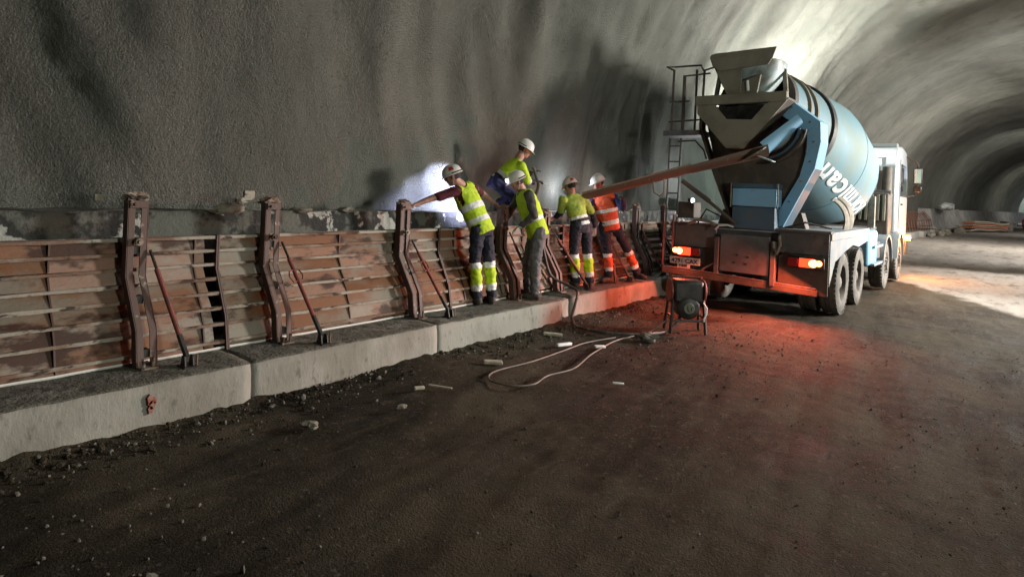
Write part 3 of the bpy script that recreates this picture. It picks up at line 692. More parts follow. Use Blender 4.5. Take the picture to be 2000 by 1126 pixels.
# behind the cab: stack, air filter, dark louvred box
mb = MB(); mb.bb(-2.85, -2.08, 16.55, 17.15, 1.05, 2.1); tp(mb, 'air_filter_box', M['darksteel'], bevel=.03)
mb = MB(); mb.bb(-3.6, -2.12, 17.02, 17.2, 1.15, 2.65); tp(mb, 'engine_cover', M['darksteel'], bevel=.02)
for k in range(6):
    mb = MB(); mb.bb(-2.80 + k * .12, -2.74 + k * .12, 16.50, 16.56, 1.45, 2.05); tp(mb, 'louvre', M['hopper'])
mb = MB(); mb.lathe((-2.55, 16.85, 2.12), (0, 0, 1), [(0, .001), (0, .17), (.55, .17), (.62, .1), (.62, .001)], 20); tp(mb, 'air_filter', M['hopper'], bevel=0)
mb = MB(); mb.lathe((-2.17, 16.85, 2.12), (0, 0, 1), [(0, .001), (0, .10), (.6, .10), (.6, .001)], 16); tp(mb, 'exhaust_stack', M['darksteel'], bevel=0)
mb = MB(); mb.bb(-2.9, -2.05, 16.6, 16.68, 2.06, 2.16); tp(mb, 'filter_bracket', M['chassis'])
mb = MB(); mb.bb(-2.35, -2.22, 15.6, 15.75, 1.3, 2.0); tp(mb, 'drum_support', M['mortar'])
mb = MB(); mb.prism([(-4.1, 1.3), (-2.4, 1.3), (-2.75, 2.2), (-3.75, 2.2)], 16.62, 16.95); tp(mb, 'front_pedestal', M['darksteel'])
mb = MB(); mb.prism([(-4.0, 1.3), (-2.5, 1.3), (-2.6, 1.62), (-3.9, 1.62)], 10.9, 11.15); tp(mb, 'roller_cradle', M['darksteel'])
# drum
A = V((-3.27, 16.6, 2.15)); B = V((-3.27, 10.5, 3.43)); AX = (B - A).normalized(); LD = (B - A).length
E1 = V((1, 0, 0)); E2 = E1.cross(AX)
DP = [(0, .001), (.02, .35), (.08, .60), (.2, .80), (.42, .92), (1.5, 1.16), (1.7, 1.19), (3.05, 1.19), (3.3, 1.175), (LD - .05, .60), (LD, .60)]
def drum_r(s):
    for (a, ra), (b, rb) in zip(DP, DP[1:]):
        if a <= s <= b: return ra + (rb - ra) * (s - a) / (b - a)
    return .6
mb = MB(); mb.lathe(A, AX, DP, 72); drum = tp(mb, 'drum', M['drum'], bevel=0)
mb = MB(); s0 = 4.75; rr = drum_r(s0) + .012
mb.lathe(A, AX, [(s0 - .07, drum_r(s0 - .07) - .01), (s0 - .07, rr + .045), (s0 + .07, rr + .02), (s0 + .07, drum_r(s0 + .07) - .01)], 64); mb.obj('roller_ring', M['black'], drum, smooth=40)
for s0, w in ((1.55, .02), (3.1, .02)):
    mb = MB(); mb.lathe(A, AX, [(s0 - w, drum_r(s0 - w) - .002), (s0 - w, drum_r(s0 - w) + .006), (s0 + w, drum_r(s0 + w) + .006), (s0 + w, drum_r(s0 + w) - .002)], 72); mb.obj('weld_seam', M['drum'], drum)
for s0 in (5.45, 5.7):
    mb = MB(); mb.lathe(A, AX, [(s0 - .03, drum_r(s0) - .01), (s0 - .03, drum_r(s0) + .05), (s0 + .03, drum_r(s0) + .04), (s0 + .03, drum_r(s0) - .02)], 60); mb.obj('stiffening_ring', M['hopper'], drum, smooth=40)
mb = MB(); mb.lathe(A, AX, [(LD - .5, .1), (LD - .5, .50), (LD + .03, .52), (LD + .05, .62), (LD - .03, .65)], 48); mb.obj('drum_mouth', M['darksteel'], drum)
mb = MB(); mb.lathe(A - AX * .02, -AX, [(0, .3), (.05, .32), (.2, .3), (.25, .12), (.4, .12)], 24); mb.obj('drive_flange', M['darksteel'], drum)
# patches of darker paint worn on the drum flank
def text_mesh(txt, size, bold=.0, extr=.003, slices=None):
    cu = bpy.data.curves.new('txt', 'FONT'); cu.body = txt; cu.size = size; cu.offset = bold; cu.extrude = extr; cu.resolution_u = 4
    ob = bpy.data.objects.new('txt', cu); COL.objects.link(ob)
    dg = bpy.context.evaluated_depsgraph_get(); dg.update()
    me = bpy.data.meshes.new_from_object(ob.evaluated_get(dg)); bpy.data.objects.remove(ob)
    bm = bmesh.new(); bm.from_mesh(me); bmesh.ops.remove_doubles(bm, verts=bm.verts, dist=1e-5)
    if slices:
        xs2 = [v.co.x for v in bm.verts]; ys2 = [v.co.y for v in bm.verts]
        x = min(xs2)
        while x < max(xs2): x += slices; bmesh.ops.bisect_plane(bm, geom=bm.verts[:] + bm.edges[:] + bm.faces[:], plane_co=(x, 0, 0), plane_no=(1, 0, 0))
        y = min(ys2)
        while y < max(ys2): y += slices; bmesh.ops.bisect_plane(bm, geom=bm.verts[:] + bm.edges[:] + bm.faces[:], plane_co=(0, y, 0), plane_no=(0, 1, 0))
    return bm
def letters_on_drum():
    word = 'hormican'; s = 1.4
    widths = {}
    n = len(word); span = 4.45 - s
    # each letter its own child of the drum
    bms = []; 
    for ch in word:
        bm = text_mesh(ch, .64, .018, .004, .07)
        x0 = min(v.co.x for v in bm.verts); x1 = max(v.co.x for v in bm.verts); bms.append((bm, x0, x1))
    tot = sum(b - a for _, a, b in bms) + .045 * (n - 1); k = span / tot
    pos = s
    for ch, (bm, x0, x1) in zip(word, bms):
        for v in bm.verts:
            ss = pos + (v.co.x - x0) * k
            ang = R(35) + (v.co.y) / 1.17      # letter tops point down: the drum has turned
            rr = drum_r(ss) + .006 + v.co.z
            v.co = A + AX * ss + (E1 * cos(ang) + E2 * sin(ang)) * rr
        pos += (x1 - x0) * k + .045 * k
        me = bpy.data.meshes.new('letter'); bm.to_mesh(me); bm.free(); me.materials.append(M['letter'])
        o = bpy.data.objects.new('letter', me); COL.objects.link(o); put(o, drum)
letters_on_drum()
# rear pedestal and bright blue side flange
mb = MB(); mb.prism([(-4.0, 3.25), (-2.55, 3.25), (-2.37, 2.87), (-2.42, 2.3), (-2.85, 1.36), (-3.42, 1.36), (-3.75, 2.2)], 10.12, 10.20); ped = tp(mb, 'rear_pedestal', M['darksteel'])
O = [(-2.66, 3.40), (-2.19, 3.02), (-2.17, 2.72), (-2.24, 2.31), (-2.66, 1.40)]; I = [(-2.76, 3.14), (-2.37, 2.87), (-2.36, 2.58), (-2.45, 2.19), (-2.86, 1.40)]
for k in range(4):
    mb = MB(); mb.prism([O[k], O[k + 1], I[k + 1], I[k]], 10.06, 10.115); mb.obj('side_flange', M['blue'], ped, .004)
    mb = MB(); a, b = O[k], O[k + 1]; mb.prism([a, b, (b[0] - .03, b[1]), (a[0] - .03, a[1])], 10.117, 10.55); mb.obj('side_plate', M['blue'] if k < 3 else M['navy'], ped)
for k, (x, z) in enumerate(((-2.60, 3.25), (-2.33, 3.02), (-2.27, 2.72), (-2.31, 2.42), (-2.43, 2.12), (-2.58, 1.8), (-2.72, 1.5))):
    mb = MB(); mb.lathe((x, 10.06, z), (0, -1, 0), [(0, .016), (.012, .015), (.012, .001)], 6); mb.obj('bolt', M['hopper'], ped)
for k in range(3):   # left mirrored edge of the pedestal
    a, b = [(-4.02, 3.3), (-4.02, 2.95), (-3.75, 2.2), (-3.42, 1.38)][k:k + 2]
    mb = MB(); mb.prism([a, b, (b[0] + .05, b[1]), (a[0] + .05, a[1])], 9.95, 10.118); mb.obj('side_plate', M['darksteel'], ped)
# V shaped discharge collector
VO = [(-3.97, 3.42), (-3.95, 3.16), (-3.46, 2.6), (-3.19, 2.59), (-2.56, 3.33), (-2.60, 3.40)]
VI = [(-3.65, 3.29), (-3.66, 3.285), (-3.48, 3.06), (-3.08, 3.04), (-2.9, 3.25), (-2.9, 3.26)]
g = None
mb = MB()
for k in range(5): mb.prism([VO[k], VO[k + 1], VI[k + 1], VI[k]], 9.68, 9.72)
col = tp(mb, 'discharge_collector', M['hopper'], bevel=0)
mb = MB(); mb.bb(-3.99, -2.58, 9.66, 9.78, 3.30, 3.45); mb.obj('cross_bar', M['hopper'], col, .01)
mb = MB()
for (a, b) in zip(VO[1:4], VO[2:5]): mb.prism([a, b, (b[0], b[1] + .03), (a[0], a[1] + .03)], 9.722, 10.11)
mb.obj('collector_side', M['darksteel'], col)
mb = MB(); mb.bb(-3.75, -2.85, 9.95, 10.0, 2.95, 3.3); mb.obj('inner_baffle', M['black'], col)
# charging hopper: flared top, cone, neck
def ring(c, w, d, z, n=20, p=3.0):
    out_ = []
    for k in range(n):
        t = 2 * pi * k / n; cc, s_ = cos(t), sin(t)
        out_.append((c[0] + w * abs(cc) ** (2 / p) * (1 if cc > 0 else -1), c[1] + d * abs(s_) ** (2 / p) * (1 if s_ > 0 else -1), z))
    return out_
def loft(mb, rings, cap=False):
    n = len(rings[0]); vs = [v for r_ in rings for v in r_]
    fs = [(i * n + k, i * n + (k + 1) % n, (i + 1) * n + (k + 1) % n, (i + 1) * n + k) for i in range(len(rings) - 1) for k in range(n)]
    if cap: fs += [list(range(n)), list(range((len(rings) - 1) * n, len(rings) * n))]
    return mb.add(vs, fs)
mb = MB(); loft(mb, [ring((-3.25, 10.25), .16, .16, 3.30), ring((-3.26, 10.22), .24, .25, 3.46), ring((-3.26, 10.2), .50, .42, 3.84), ring((-3.27, 10.2), .51, .44, 4.0), ring((-3.27, 10.2), .50, .43, 4.0), ring((-3.26, 10.2), .49, .41, 3.84), ring((-3.26, 10.22), .23, .24, 3.46)])
hop = tp(mb, 'hopper', M['hopper_pale'], bevel=0, smooth=60)
mb = MB(); mb.prism([(-3.79, 4.06), (-3.77, 4.11), (-3.70, 4.125), (-2.76, 4.14), (-2.82, 3.97), (-2.88, 3.88), (-3.62, 3.84), (-3.74, 3.92)], 9.70, 9.73); mb.obj('splash_flap', M['hopper'], hop, .004)
mb = MB(); mb.prism([(-3.74, 3.93), (-3.28, 3.92), (-3.28, 3.44), (-3.5, 3.44)], 9.735, 9.765); mb.obj('hopper_front', M['hopper'], hop, .01)
mb = MB(); mb.prism([(-3.40, 3.45), (-3.05, 3.45), (-3.0, 3.75), (-3.42, 3.62)], 9.77, 9.826); mb.obj('hopper_neck', M['hopper'], hop, .01)
mb = MB(); mb.tube([(-3.18, 9.76, 3.5), (-3.19, 9.75, 3.66)], .022); mb.obj('hinge_pin', M['letter'], hop)
for x in (-3.86, -2.72):
    mb = MB(); mb.beam((x, 10.2, 3.4), (x * .9 - .32, 10.2, 3.88), .06, .06); mb.obj('hopper_strut', M['mortar'], hop)
# blue grey storage boxes at the base of the pedestal
mb = MB(); mb.bb(-3.37, -2.70, 9.80, 10.1, 1.70, 1.98); tp(mb, 'water_tank', M['blue'], bevel=.012)
mb = MB(); mb.bb(-3.37, -2.72, 9.83, 10.1, 1.345, 1.695); tp(mb, 'tool_box', M['navy'], bevel=.012)
mb = MB(); mb.bb(-3.38, -2.69, 9.84, 10.1, 1.985, 2.06); tp(mb, 'tank_lid', M['navy'])
for x in (-3.385, -2.68):
    mb = MB(); mb.tube([(x, 9.79, 1.68), (x, 9.79, 2.06)], .012, 6); tp(mb, 'tank_rod', M['mortar'], bevel=0)
# upper chute, flap, curved fins
def half_pipe(mb, a, b, r0, r1, th=.012, n=12, open_up=V((0, 0, 1)), span=R(180), seg=6):
    a, b = V(a), V(b); ax = (b - a).normalized(); side = ax.cross(open_up).normalized(); dn = -(side.cross(ax)).normalized()
    if dn.dot(open_up) > 0: dn = -dn
    for (ra, rb, fl) in ((r0, r1, 0), (r0 - th, r1 - th, 1)): pass
    vs = []; 
    for i in range(seg + 1):
        t = i / seg; c_ = a.lerp(b, t); r_ = r0 + (r1 - r0) * t
        for rr in (r_, r_ - th):
            for k in range(n + 1):
                an = -span / 2 + span * k / n
                vs.append(c_ + (dn * cos(an) + side * sin(an)) * rr)
    W_ = 2 * (n + 1); fs = []
    for i in range(seg):
        o_ = i * W_
        for k in range(n):
            fs.append((o_ + k, o_ + k + 1, o_ + W_ + k + 1, o_ + W_ + k)); q = o_ + n + 1
            fs.append((q + k, q + W_ + k, q + W_ + k + 1, q + k + 1))
        fs.append((o_, o_ + W_, o_ + W_ + n + 1, o_ + n + 1)); fs.append((o_ + n, o_ + 2 * n + 1, o_ + W_ + 2 * n + 1, o_ + W_ + n))
    for o_ in (0, seg * W_):
        for k in range(n): fs.append((o_ + k, o_ + n + 1 + k, o_ + n + 2 + k, o_ + k + 1))
    mb.add(vs, fs)
mb = MB(); half_pipe(mb, (-2.50, 9.95, 3.06), (-2.92, 9.60, 2.60), .13, .16, open_up=V((-.5, .3, 1))); uc = tp(mb, 'swivel_chute', M['blue'], bevel=0)
mb = MB(); mb.box((-2.86, 9.18, 2.47), (.34, .24, .02), Matrix.Rotation(R(-32), 4, 'Y') @ Matrix.Rotation(R(14), 4, 'X')); mb.obj('rubber_flap', M['mortar'], uc, .008)
mb = MB(); mb.box((-2.70, 9.22, 2.40), (.22, .2, .02), Matrix.Rotation(R(20), 4, 'Y')); mb.obj('rubber_flap', M['hopper_pale'], uc, .008)
for k, rr in enumerate((.42, .52, .60)):
    mb = MB(); mb.lathe((-2.95, 10.0, 2.98), (0, 1, 0), [(0, rr), (-.22 + k * .05, rr), (-.22 + k * .05, rr + .02), (0, rr + .02)], 20, 0, R(8), R(78), e1=V((1, 0, 0)))
    tp(mb, 'curved_guard', [M['hopper_pale'], M['navy'], M['darksteel']][k], bevel=0)
# long chute
CA, CB = V((-2.80, 9.44, 2.50)), V((-5.08, 8.08, 1.70))
mid = CA.lerp(CB, .40)
mb = MB(); half_pipe(mb, CA + V((0, 0, .12)), mid + V((0, 0, .10)), .18, .125, seg=5); ch = tp(mb, 'chute', M['chute'], bevel=0)
mb = MB(); half_pipe(mb, mid + V((0, 0, .115)), CB + V((0, 0, .09)), .13, .115, seg=8); mb.obj('chute_extension', M['chute'], ch)
mb = MB(); dch = (CB - CA).normalized(); sd = dch.cross(V((0, 0, 1))).normalized()
for s in (-1, 1): mb.tube([mid + V((0, 0, .115)) + sd * s * .128, CB + V((0, 0, .09)) + sd * s * .115], .014, 8)
mb.obj('chute_rim', M['mortar'], ch)['kind'] = 'stuff'
mb = MB(); 
for i in range(1): half_pipe(mb, mid + V((0, 0, .118)), CB + V((0, 0, .093)), .112, .098, th=.02, span=R(120), seg=10)
mb.obj('concrete_lining', M['mortar'], ch)
# chute hanging loop
h0 = V((-4.10, 8.62, 2.12)); mb = MB()
mb.tube([h0, h0 + V((-.04, -.06, -.12)), h0 + V((-.02, -.05, -.27)), h0 + V((.05, 0, -.32)), h0 + V((.10, .03, -.26)), h0 + V((.10, .04, -.12)), h0 + V((.07, .03, .0))], .014, 8, closed=True); mb.obj('carry_handle', M['mortar'], ch)
# struts
mb = MB(); mb.tube([(-3.30, 9.8, 1.42), (-3.68, 9.6, 1.76)], .026, 10); mb.tube([(-3.66, 9.61, 1.75), (-4.02, 9.35, 2.06)], .038, 10); tp(mb, 'chute_ram', M['darksteel'], bevel=0)
# spare chutes curved at the deck
for k, (yy, zz) in enumerate(((11.75, 1.62), (12.15, 1.66))):
    mb = MB(); mb.lathe((-2.52, yy, zz - .12), (0, 1, 0), [(0, .42), (.10, .45), (.22, .45), (.30, .42), (.30, .40), (0, .40)], 18, 0, R(-60), R(25), e1=V((1, 0, 0)))
    tp(mb, 'spare_chute', M['mortar'], bevel=0)
# ladder and platform
lad = bpy.data.objects.new('ladder', None); COL.objects.link(lad); lad.location = (-4.45, 9.95, .6); put(lad, TR)
for x in (-4.56, -4.36):
    mb = MB(); mb.tube([(x, 9.98, .60), (x + .02, 9.98, 2.80)], .018, 8); mb.obj('ladder_rail', M['chassis'], lad)
for k in range(8):
    z = .78 + k * .27; mb = MB(); mb.tube([(-4.56 + .002 * k, 9.98, z), (-4.35 + .002 * k, 9.98, z)], .014, 6); mb.obj('rung', M['chassis'], lad)
mb = MB(); mb.bb(-4.64, -3.98, 9.90, 10.35, 2.84, 2.93); pf = tp(mb, 'platform', M['chassis'], bevel=.01)
RL = [(-4.60, 9.92, 4.02), (-4.44, 9.90, 3.96), (-4.30, 9.90, 4.02)]
mb = MB(); mb.tube([(-4.50, 9.92, 2.93), (-4.49, 9.92, 3.97)], .02, 6); mb.obj('rail_post', M['darksteel'], pf)
mb = MB(); mb.tube([(-4.30, 9.93, 2.93), (-4.30, 9.93, 3.86)], .028, 6); mb.obj('rail_post', M['darksteel'], pf)
mb = MB(); mb.tube([(-4.24, 10.3, 2.93), (-4.24, 10.3, 4.02)], .02, 6); mb.obj('rail_post', M['darksteel'], pf)
mb = MB(); mb.tube([(-3.98, 9.96, 3.45), (-3.97, 9.96, 3.92)], .02, 6); mb.obj('rail_post', M['darksteel'], pf)
mb = MB(); mb.tube([(-4.49, 9.92, 3.96), (-4.62, 9.92, 4.03), (-4.60, 10.2, 4.08), (-4.15, 10.25, 4.08), (-4.0, 10.0, 3.93), (-3.78, 9.9, 3.95)], .017, 6); mb.obj('top_rail', M['darksteel'], pf)
mb = MB(); mb.tube([(-4.30, 9.93, 3.85), (-3.86, 9.93, 3.86)], .015, 6); mb.obj('middle_rail', M['darksteel'], pf)
mb = MB(); mb.tube([(-4.55, 9.92, 3.08), (-4.0, 9.94, 3.10)], .016, 6); mb.obj('middle_rail', M['darksteel'], pf)
mb = MB(); mb.tube([(-4.55, 9.92, 3.42), (-4.2, 9.94, 3.42)], .016, 6); mb.obj('middle_rail', M['darksteel'], pf)
mb = MB(); mb.tube([(-4.4, 10.0, 2.75), (-4.1, 10.0, 2.76), (-3.95, 10.02, 2.6), (-3.9, 10.02, 2.45)], .015, 8); mb.obj('bracket', M['darksteel'], pf)
mb = MB(); mb.tube([(-4.52, 9.84, .58), (-4.52, 9.84, 1.35)], .018, 6); mb.tube([(-4.38, 9.9, .9), (-4.38, 9.9, 1.5)], .016, 6); mb.tube([(-4.52, 9.84, 1.1), (-4.38, 9.9, 1.1)], .014, 6); tp(mb, 'grab_rail', M['redpost'], bevel=0)
# clutter on the rear left deck
mb = MB(); mb.bb(-4.36, -4.06, 9.98, 10.3, 1.45, 1.72); tp(mb, 'valve_box', M['darksteel'], bevel=.02)
for x, z in ((-4.30, 1.40), (-4.22, 1.41), (-4.34, 1.48)):
    mb = MB(); mb.lathe((x, 9.93, z), (0, -1, 0), [(0, .001), (0, .022), (.03, .022), (.04, .001)], 12); tp(mb, 'gauge', M['letter'], bevel=0)
for (a, b, c_) in (((-3.95, 9.9, 1.38), (-3.8, 9.86, 1.62), (-3.5, 9.9, 1.48)), ((-2.6, 9.95, 1.40), (-2.3, 9.9, 1.50), (-2.0, 10.2, 1.42)), ((-2.7, 9.9, .95), (-2.55, 9.86, 1.03), (-2.35, 9.9, .99))):
    mb = MB(); mb.tube([a, b, c_], .014, 8); tp(mb, 'hydraulic_hose', M['black'], bevel=0)
mb = MB(); mb.tube([(-3.62, 9.88, .76), (-3.78, 9.86, .66), (-3.84, 9.86, .60)], .016, 6); tp(mb, 'brace', M['chassis'], bevel=0)
# tail lights
def tail(x, s, zc):
    mb = MB(); mb.box((x, 9.93, zc), (.52, .07, .17)); h_ = tp(mb, 'tail_light', M['black'], bevel=.02)
    mb = MB(); mb.box((x + s * .17, 9.885, zc), (.14, .02, .13)); mb.obj('reflector', M['lens_off'], h_, .008)
    mb = MB(); mb.box((x - s * .02, 9.885, zc), (.20, .025, .13)); mb.obj('lens', M['lit_red'], h_, .01)
    mb = MB(); mb.lathe((x - s * .11, 9.90, zc), (0, -1, 0), [(0, .062), (.035, .055), (.045, .001)], 20); mb.obj('bulb', M['lit_core'], h_)
    mb = MB(); mb.lathe((x - s * .19, 9.90, zc + .005), (0, -1, 0), [(0, .045), (.03, .04), (.04, .001)], 20); mb.obj('bulb', M['lit_core'], h_)
tail(-4.13, 1, .895); tail(-2.28, -1, .90)
mb = MB(); mb.box((-4.13, 9.86, .735), (.53, .012, .115)); pl = tp(mb, 'number_plate', M['plate'])
mb = MB(); mb.box((-4.15, 9.862, .655), (.23, .012, .075)); p2 = tp(mb, 'number_plate', M['plate'])
def flat_text(txt, size, loc, parent, m_):
    bm = text_mesh(txt, size, .0015, .001)
    x0 = min(v.co.x for v in bm.verts); x1 = max(v.co.x for v in bm.verts)
    for v in bm.verts: v.co = V((loc[0] + v.co.x - (x0 + x1) / 2, loc[1] - v.co.z, loc[2] + v.co.y))
    me = bpy.data.meshes.new('lettering'); bm.to_mesh(me); bm.free(); me.materials.append(m_)
    o = bpy.data.objects.new('lettering', me); COL.objects.link(o); put(o, parent)
flat_text('4291 CAX', .105, (-4.13, 9.851, .70), pl, M['ink']); flat_text('HMR', .07, (-4.15, 9.853, .632), p2, M['ink'])
mb = MB(); mb.box((-1.90, 18.7, 1.0), (.12, .12, .12)); tp(mb, 'indicator_light', M['lit_orange'], bevel=.015)
mb = MB(); mb.box((-2.0, 19.3, .75), (.06, .3, .4)); tp(mb, 'step_box', M['black'], bevel=.02)

# worklight at the left of the truck, visible glow behind it: portable lamp
mb = MB(); mb.tube([(-5.45, 13.2, 1.49), (-5.45, 13.2, 1.68)], .015)
wl = tag(mb.obj('work_lamp', M['black']), 'small work lamp on the footing seen glaring behind the truck pedestal', 'work lamp')
mb = MB(); mb.box((-5.45, 13.2, 1.72), (.08, .16, .11)); mb.obj('lamp_housing', M['black'], wl, .01)
mb = MB(); mb.box((-5.408, 13.2, 1.72), (.01, .14, .09)); mb.obj('lamp_lens', M['lit_white'], wl)
mb = MB(); mb.tube([(-5.52, 8.28, 1.49), (-5.52, 8.28, 1.60)], .012)
wl = tag(mb.obj('work_lamp', M['black']), 'small white work lamp glaring on the wall between the grey-jeans and lime-jacket workers', 'work lamp')
mb = MB(); mb.box((-5.52, 8.22, 1.64), (.07, .05, .06)); mb.obj('lamp_housing', M['black'], wl, .008)
mb = MB(); mb.box((-5.50, 8.188, 1.64), (.06, .012, .05)); mb.obj('lamp_lens', M['lit_white'], wl)

# ---------------------------------------------------------------- vibrator motor stand
VM = root('vibrator_motor', 'black portable motor unit with a round dial standing on legs behind the truck', 'motor unit', (-3.28, 7.92, 0))
vr = Matrix.Translation((-3.28, 7.92, 0)) @ Matrix.Rotation(TH, 4, 'Z')
def vm(fn, name, m_, bevel=.008, smooth=35):
    mb = MB(); fn(mb); mb.v = [tuple(vr @ V(p)) for p in mb.v]; return mb.obj(name, m_, VM, bevel, smooth)
for sx in (-1, 1):
    for sy in (-1, 1):
        vm(lambda mb: mb.beam((sx * .235, sy * .16, 0), (sx * .20, sy * .11, .45), .035, .035), 'leg', M['black'])
    vm(lambda mb: mb.beam((sx * .21, -.13, .22), (sx * .21, .13, .22), .03, .03), 'side_bar', M['black'])
vm(lambda mb: mb.beam((-.22, -.12, .17), (.22, -.12, .17), .03, .03), 'cross_bar', M['chassis'])
vm(lambda mb: mb.bb(-.2, .2, -.14, .14, .40, .70), 'housing', M['black'], .04)
vm(lambda mb: mb.lathe((-.235, 0, .55), (1, 0, 0), [(0, .001), (0, .155), (.03, .16), (.03, .001)], 28), 'end_shield', M['redpost'])
vm(lambda mb: mb.lathe((.205, 0, .55), (1, 0, 0), [(0, .001), (0, .16), (.03, .155), (.03, .001)], 28), 'end_shield', M['redpost'])
vm(lambda mb: mb.lathe((0, .10, .34), (0, -1, 0), [(0, .001), (0, .15), (.24, .15), (.26, .12), (.26, .001)], 28), 'motor', M['black'])
vm(lambda mb: mb.lathe((0, -.162, .34), (0, -1, 0), [(0, .001), (0, .075), (.012, .07), (.012, .001)], 24), 'dial', mat('dial_face', (.13, .14, .10), .4))
vm(lambda mb: (mb.tube([(-.02, -.176, .38), (-.015, -.178, .32), (.01, -.178, .30)], .006, 6), mb.tube([(.03, -.176, .36), (.03, -.178, .31)], .006, 6)), 'dial_hand', M['ink'], 0)
vm(lambda mb: mb.tube([(.19, -.15, .42), (.225, -.19, .36), (.22, -.2, .28), (.19, -.19, .22), (.2, -.17, .18)], .010, 6), 'loose_cable', M['letter'], 0)
vm(lambda mb: mb.tube([(-.2, 0, .70), (-.2, 0, .735), (.2, 0, .735), (.2, 0, .70)], .012, 6), 'carry_handle', M['redpost'], 0)

# ---------------------------------------------------------------- hoses on the floor
def smooth_path(pts, n=10):
    pts = [V(p) for p in pts]; out_ = []
    for i in range(len(pts) - 1):
        p0 = pts[max(i - 1, 0)]; p1 = pts[i]; p2 = pts[i + 1]; p3 = pts[min(i + 2, len(pts) - 1)]
        for k in range(n):
            t = k / n
            out_.append(.5 * ((2 * p1) + (-p0 + p2) * t + (2 * p0 - 5 * p1 + 4 * p2 - p3) * t * t + (-p0 + 3 * p1 - 3 * p2 + p3) * t ** 3))
    return out_ + [pts[-1]]
CABLE = mat('hose_rubber', (.045, .04, .035), .5, col2=(.20, .17, .14), scale=6, lo=.5, hi=.7)
CABLE2 = mat('pale_cable', (.17, .135, .11), .6, col2=(.09, .075, .06), scale=6)
mb = MB(); mb.tube(smooth_path([(-5.35, 7.1, 1.35), (-5.12, 7.12, 1.05), (-5.0, 7.2, .62), (-4.8, 7.35, .48), (-4.6, 7.3, .42), (-4.50, 7.1, .28), (-4.48, 7.0, .12), (-4.35, 6.93, .035), (-4.0, 6.9, .03), (-3.7, 7.0, .03), (-3.5, 7.25, .03), (-3.4, 7.6, .03), (-3.34, 7.8, .12), (-3.3, 7.84, .26)]), .021, 8)
tag(mb.obj('hose', CABLE), 'thick dark hose dropping over the kerb and running to the motor unit', 'hose')
mb = MB(); mb.tube(smooth_path([(-3.45, 7.7, .15), (-3.55, 7.4, .02), (-3.6, 7.0, .02), (-3.62, 6.6, .02), (-3.5, 5.9, .02), (-3.34, 5.3, .02), (-3.38, 4.9, .02), (-3.32, 4.6, .02), (-3.42, 4.42, .02), (-3.66, 4.38, .02), (-3.82, 4.62, .02), (-3.78, 5.2, .02), (-3.8, 5.8, .02), (-3.82, 6.3, .02), (-3.7, 6.8, .025)]), .0085, 8)
tag(mb.obj('cable', CABLE2), 'pale cable lying in a long loop on the dirt before the kerb', 'cable')

# ---------------------------------------------------------------- scraps on the floor
from_px = [  # x, y, size, label, category, material
 ((-4.02, 4.83), (.10, .035, .018), 'yellowish foam scrap lying on the dirt left of the cable loop', 'foam scrap', 'pale_junk', R(50)),
 ((-3.86, 3.92), (.11, .012, .008), 'thin pale stick lying just left of the cable loop', 'stick', 'pale_junk', R(30)),
 ((-3.93, 6.0), (.12, .022, .018), 'whitish stick resting on the cable near the kerb', 'stick', 'letter', R(80)),
 ((-3.6, 6.25), (.07, .025, .014), 'short whitish stick at the right end of the cable loop', 'stick', 'letter', R(60)),
 ((-2.78, 5.2), (.055, .010, .008), 'small white peg on the dirt right of the cable loop', 'stick', 'letter', R(40)),
 ((-3.9, 2.62), (.07, .05, .022), 'crumpled pale lump on the dark dirt nearest the kerb joint', 'scrap lump', 'mortar', R(10)),
 ((-3.72, 3.35), (.045, .03, .014), 'small pale scrap in front of the nearest kerb joint', 'scrap lump', 'mortar', R(60)),
 ((-3.95, 3.75), (.05, .018, .014), 'flat pale chip by the kerb, left of the thin stick', 'chip', 'pale_junk', R(75)),
 ((-4.30, 6.3), (.12, .03, .02), 'pale wood offcut at the foot of the kerb end', 'wood offcut', 'pale_junk', R(40)),
 ((-3.38, 7.05), (.11, .08, .06), 'greenish grey rock beside the cable in front of the motor', 'rock', 'stone', R(20)),
]
for i, ((x, y), s, lb, ct, mm, rz) in enumerate(from_px):
    if s[1] / s[0] < .45:
        mb = MB(); mb.box((0, 0, 0), (s[0] * 2, s[1] * 2, s[2] * 2)); nm = ct.replace(' ', '_')
        o = mb.obj(nm, M[mm], None, min(s) * .6); o.location = (x, y, s[2] + .012); o.rotation_euler = (R(4), R(3), rz)
    else:
        o = lump(ct.replace(' ', '_'), (0, 0, 0), s, M[mm], i * 3.1, 3, .5); o.location = (x, y, s[2] * .6 + .01); o.rotation_euler = (0, 0, rz)
    tag(o, lb, ct)

def stones(name, n, gen, m_, sub=1):
    vs = []; fs = []; ms = []
    bm = bmesh.new(); bmesh.ops.create_icosphere(bm, subdivisions=1, radius=1)
    bv = [v.co.copy() for v in bm.verts]; bf = [[v.index for v in f.verts] for f in bm.faces]; bm.free()
    for i in range(n):
        x, y, z, r_ = gen()
        q = Quaternion((random.random(), random.random(), random.random()), random.random() * 6).to_matrix()
        s = V((random.uniform(.7, 1.4), random.uniform(.6, 1.2), random.uniform(.35, .8))) * r_; o_ = len(vs)
        for v in bv:
            w = V((v.x * s.x, v.y * s.y, v.z * s.z)) * random.uniform(.75, 1.2); vs.append(tuple(q @ w + V((x, y, z + s.z * .25))))
        fs += [[a + o_ for a in f] for f in bf]; ms += [random.choice((0, 0, 0, 1))] * len(bf)
    me = bpy.data.meshes.new(name); me.from_pydata(vs, [], fs)
    for mm in m_: me.materials.append(mm)
    me.polygons.foreach_set('material_index', ms)
    o = bpy.data.objects.new(name, me); COL.objects.link(o); o['kind'] = 'stuff'
    o['label'] = 'loose gravel and crumbs of mortar over the dirt'; return o
